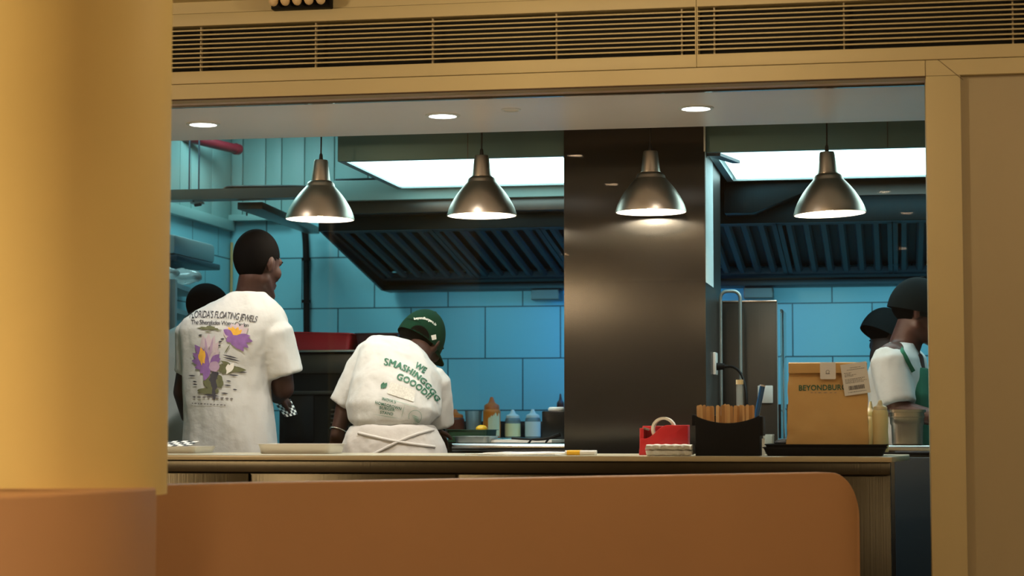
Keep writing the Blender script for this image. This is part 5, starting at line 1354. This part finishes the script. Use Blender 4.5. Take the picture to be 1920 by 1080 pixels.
hair_cap(hc3, H3, 1.02, p3, low=-.075, r=(.082, .104, .093)); trousers(Lg, pel, p3, M['trousers']); shoes(Lg, (0, 1), p3); eyes(hc3, H3, 1, p3)
mb = MB()
rr = [(V(330, 870, Y3 - .02), 72, .15), (V(330, 790, Y3 - .02), 66, .15), (V(336, 720, Y3), 62, .14), (V(342, 670, Y3 + .01), 62, .14), (V(346, 640, Y3 + .03), 56, .12), (V(354, 620, Y3 + .04), 38, .10), (V(362, 608, Y3 + .05), 24, .08)]
mb.loft(torso_rings(dens([(c, a / S3, b, (1, .2, 0), (-.2, 1, 0)) for c, a, b in rr])))
sleeve(mb, V(316, 652, Y3), V(326, 715, Y3 + .02), .075, .068); sleeve(mb, V(390, 655, Y3 + .1), V(408, 715, Y3 + .13), .075, .068)
sh3 = cloth('t_shirt', mb, M['tee_grey'], p3, .01, 4, ((.008, 8, 12, (1, 1, .5)),))
lay('dark_print', [blob(302, 711, 8, 11, 0, 0, .5), blob(303, 712, 3, 4, 1, .0006, .3), petal(293, 735, 300, 778, 12, 2), petal(303, 742, 297, 770, 9, 2), blob(298, 800, 6, 9, 0, 0, .8), blob(308, 806, 4, 6, 0, 0, .8)], sh3, Y3 - .2, [M['ink'], M['tee_grey'], M['navy']], off=.0016, grid=.014, parent=sh3)

# ---------------------------------------------------------------- person 4: right, green apron
Y4 = 1.50
S4 = 3800 / ((V(1700, 700, Y4) - CAM).dot(FW))
mb = MB(); H4 = frame((1, .10, -.22)); hc4 = V(1722, 588, Y4 + .02); head_parts(mb, hc4, H4, 1.05)
nb4 = V(1698, 645, Y4 + .02); mb.cap_(nb4, hc4 + H4 @ Vector((0, -.02, -.05)), .066, .058)
sn, sf = V(1672, 668, Y4 - .13), V(1700, 660, Y4 + .17); mb.cap_(sn, sf, .055, .055)
pel = Vector((X(1690, Y4, 860), Y4, .94)); R4 = (.12, 1, 0); F4 = (1, -.12, 0)
mb.loft(torso_rings(dens([(pel, .15, .11, R4, F4), (V(1690, 740, Y4), .15, .11, R4, F4), (V(1688, 665, Y4 + .02), .13, .09, R4, F4)])))
el, wl = V(1682, 768, Y4 - .17), V(1762, 786, Y4 - .22)
mb.cap_(sn, el, .056, .045); mb.cap_(el, wl, .045, .030); hand(mb, wl, (1, -.1, -.1), (0, .3, -1), 1, 20, 1)
e2, w2 = V(1722, 772, Y4 + .2), V(1790, 780, Y4 + .14); mb.cap_(sf, e2, .055, .045); mb.cap_(e2, w2, .043, .03); hand(mb, w2, (1, -.1, -.1), (0, .3, -1), 1, 20, -1)
Lg = legs(mb, pel, (.0, 1, 0), (1, 0, 0))
p4 = person('person in a dark cap, white T-shirt and green apron beside the right post', mb, M['skin_r'], .007)
hair_cap(hc4, H4, 1.05, p4, low=-.055, top=.03); cap_hat(hc4, H4, 1.10, p4, M['cap_b'], low=.010); eyes(hc4, H4, 1.05, p4); trousers(Lg, pel, p4, M['trousers']); shoes(Lg, (1, 0), p4)
mb = MB()
rr = [(V(1688, 860, Y4), .17, 62, 0), (V(1686, 800, Y4), .17, 58, 0), (V(1684, 740, Y4), .175, 55, 0), (V(1682, 700, Y4), .19, 52, 0), (V(1684, 672, Y4), .185, 44, 0), (V(1688, 655, Y4 + .01), .14, 33, 0), (V(1694, 642, Y4 + .02), .085, 26, 0)]
mb.loft(torso_rings(dens([(c, a, b / S4, R4, F4) for c, a, b, _ in rr])))
sleeve(mb, V(1668, 676, Y4 - .13), V(1684, 758, Y4 - .17), .082, .072); sleeve(mb, V(1700, 676, Y4 + .16), V(1718, 758, Y4 + .19), .080, .072)
sh4 = cloth('t_shirt', mb, M['tee'], p4, .009, 4, ((.006, 8, 21, (1, 1, .5)), (.003, 22, 22, (1, 1, .5))))
mb = MB()
rr = [(V(1712, 870, Y4), .16, 46), (V(1712, 800, Y4), .165, 44), (V(1714, 740, Y4), .16, 38), (V(1718, 702, Y4), .12, 26), (V(1720, 690, Y4), .10, 20)]
mb.loft(torso_rings(dens([(c, a, b / S4, R4, F4) for c, a, b in rr])))
ap4 = cloth('apron', mb, M['apron_g'], p4, .009, 3, ((.004, 9, 31, (1, 1, .5)),))
bv = bvh_of(sh4)
P = [on_surf(bv, x, y, Y4 - .1, .004) for x, y in ((1681, 646), (1684, 650), (1689, 658), (1697, 672), (1704, 686), (1711, 698))]
P = smooth_path(P, 4)
m = MB(); rings = []
for i, p in enumerate(P):
    tdir = (P[min(i + 1, len(P) - 1)] - P[max(i - 1, 0)]).normalized(); v_ = (p - CAM).normalized(); sd = tdir.cross(v_).normalized() * .013
    rings.append([p - sd - v_ * .001, p + sd - v_ * .001, p + sd + v_ * .003, p - sd + v_ * .003])
m.loft(rings).build('neck_strap', M['apron_g'], ap4, smooth=50)
# ---------------------------------------------------------------- person 5: behind person 4
Y5 = 2.35
mb = MB(); H5 = frame((.75, .6, -.5)); hc5 = V(1660, 628, Y5); head_parts(mb, hc5, H5, 1.0)
nb5 = V(1655, 672, Y5 - .03); mb.cap_(nb5, hc5, .06, .055); s5a, s5b = V(1632, 715, Y5 - .05), V(1700, 712, Y5 + .05); s5a.x += .08
mb.cap_(s5a, s5b, .05, .05)
pel = Vector((X(1672, Y5, 860), Y5, .92)); mb.loft(torso_rings(dens([(pel, .14, .11, (1, 0, 0), (0, 1, 0)), (V(1672, 760, Y5), .13, .10, (1, 0, 0), (0, 1, 0)), (V(1672, 715, Y5), .11, .09, (1, 0, 0), (0, 1, 0))])))
for s_, q in ((s5a, .0), (s5b, .03)):
    e_ = s_ + Vector((.01 + q, .06, -.25)); w__ = e_ + Vector((.03, .24, 0)); mb.cap_(s_, e_, .05, .04); mb.cap_(e_, w__, .04, .028); hand(mb, w__, (0, 1, 0), (0, 0, -1), 1, 20, 1 if q else -1)
Lg = legs(mb, pel, (1, 0, 0), (0, 1, 0))
p5 = person('person with a black cap further back, mostly hidden behind the one in the green apron', mb, M['skin_dark'], .009)
hair_cap(hc5, H5, 1.0, p5, low=-.05, top=.02); cap_hat(hc5, H5, 1.06, p5, M['cap_b'], low=-.01); trousers(Lg, pel, p5, M['trousers']); shoes(Lg, (0, 1), p5)
mb = MB(); c_ = V(1672, 715, Y5)
mb.loft(torso_rings(dens([((pel.x, Y5, .85), .15, .13, (1, 0, 0), (0, 1, 0)), ((pel.x, Y5, 1.05), .145, .125, (1, 0, 0), (0, 1, 0)), (c_ + Vector((0, 0, -.02)), .14, .115, (1, 0, 0), (0, 1, 0)), (c_ + Vector((-.01, 0, .055)), .09, .09, (1, 0, 0), (0, 1, 0)), (c_ + Vector((-.03, -.01, .085)), .06, .07, (1, 0, 0), (0, 1, 0))])))
for s_ in (s5a, s5b): sleeve(mb, s_, s_ + Vector((.01, .04, -.17)), .068, .062)
cloth('t_shirt', mb, M['tee'], p5, .011, 4, ((.005, 9, 41, (1, 1, .5)),))
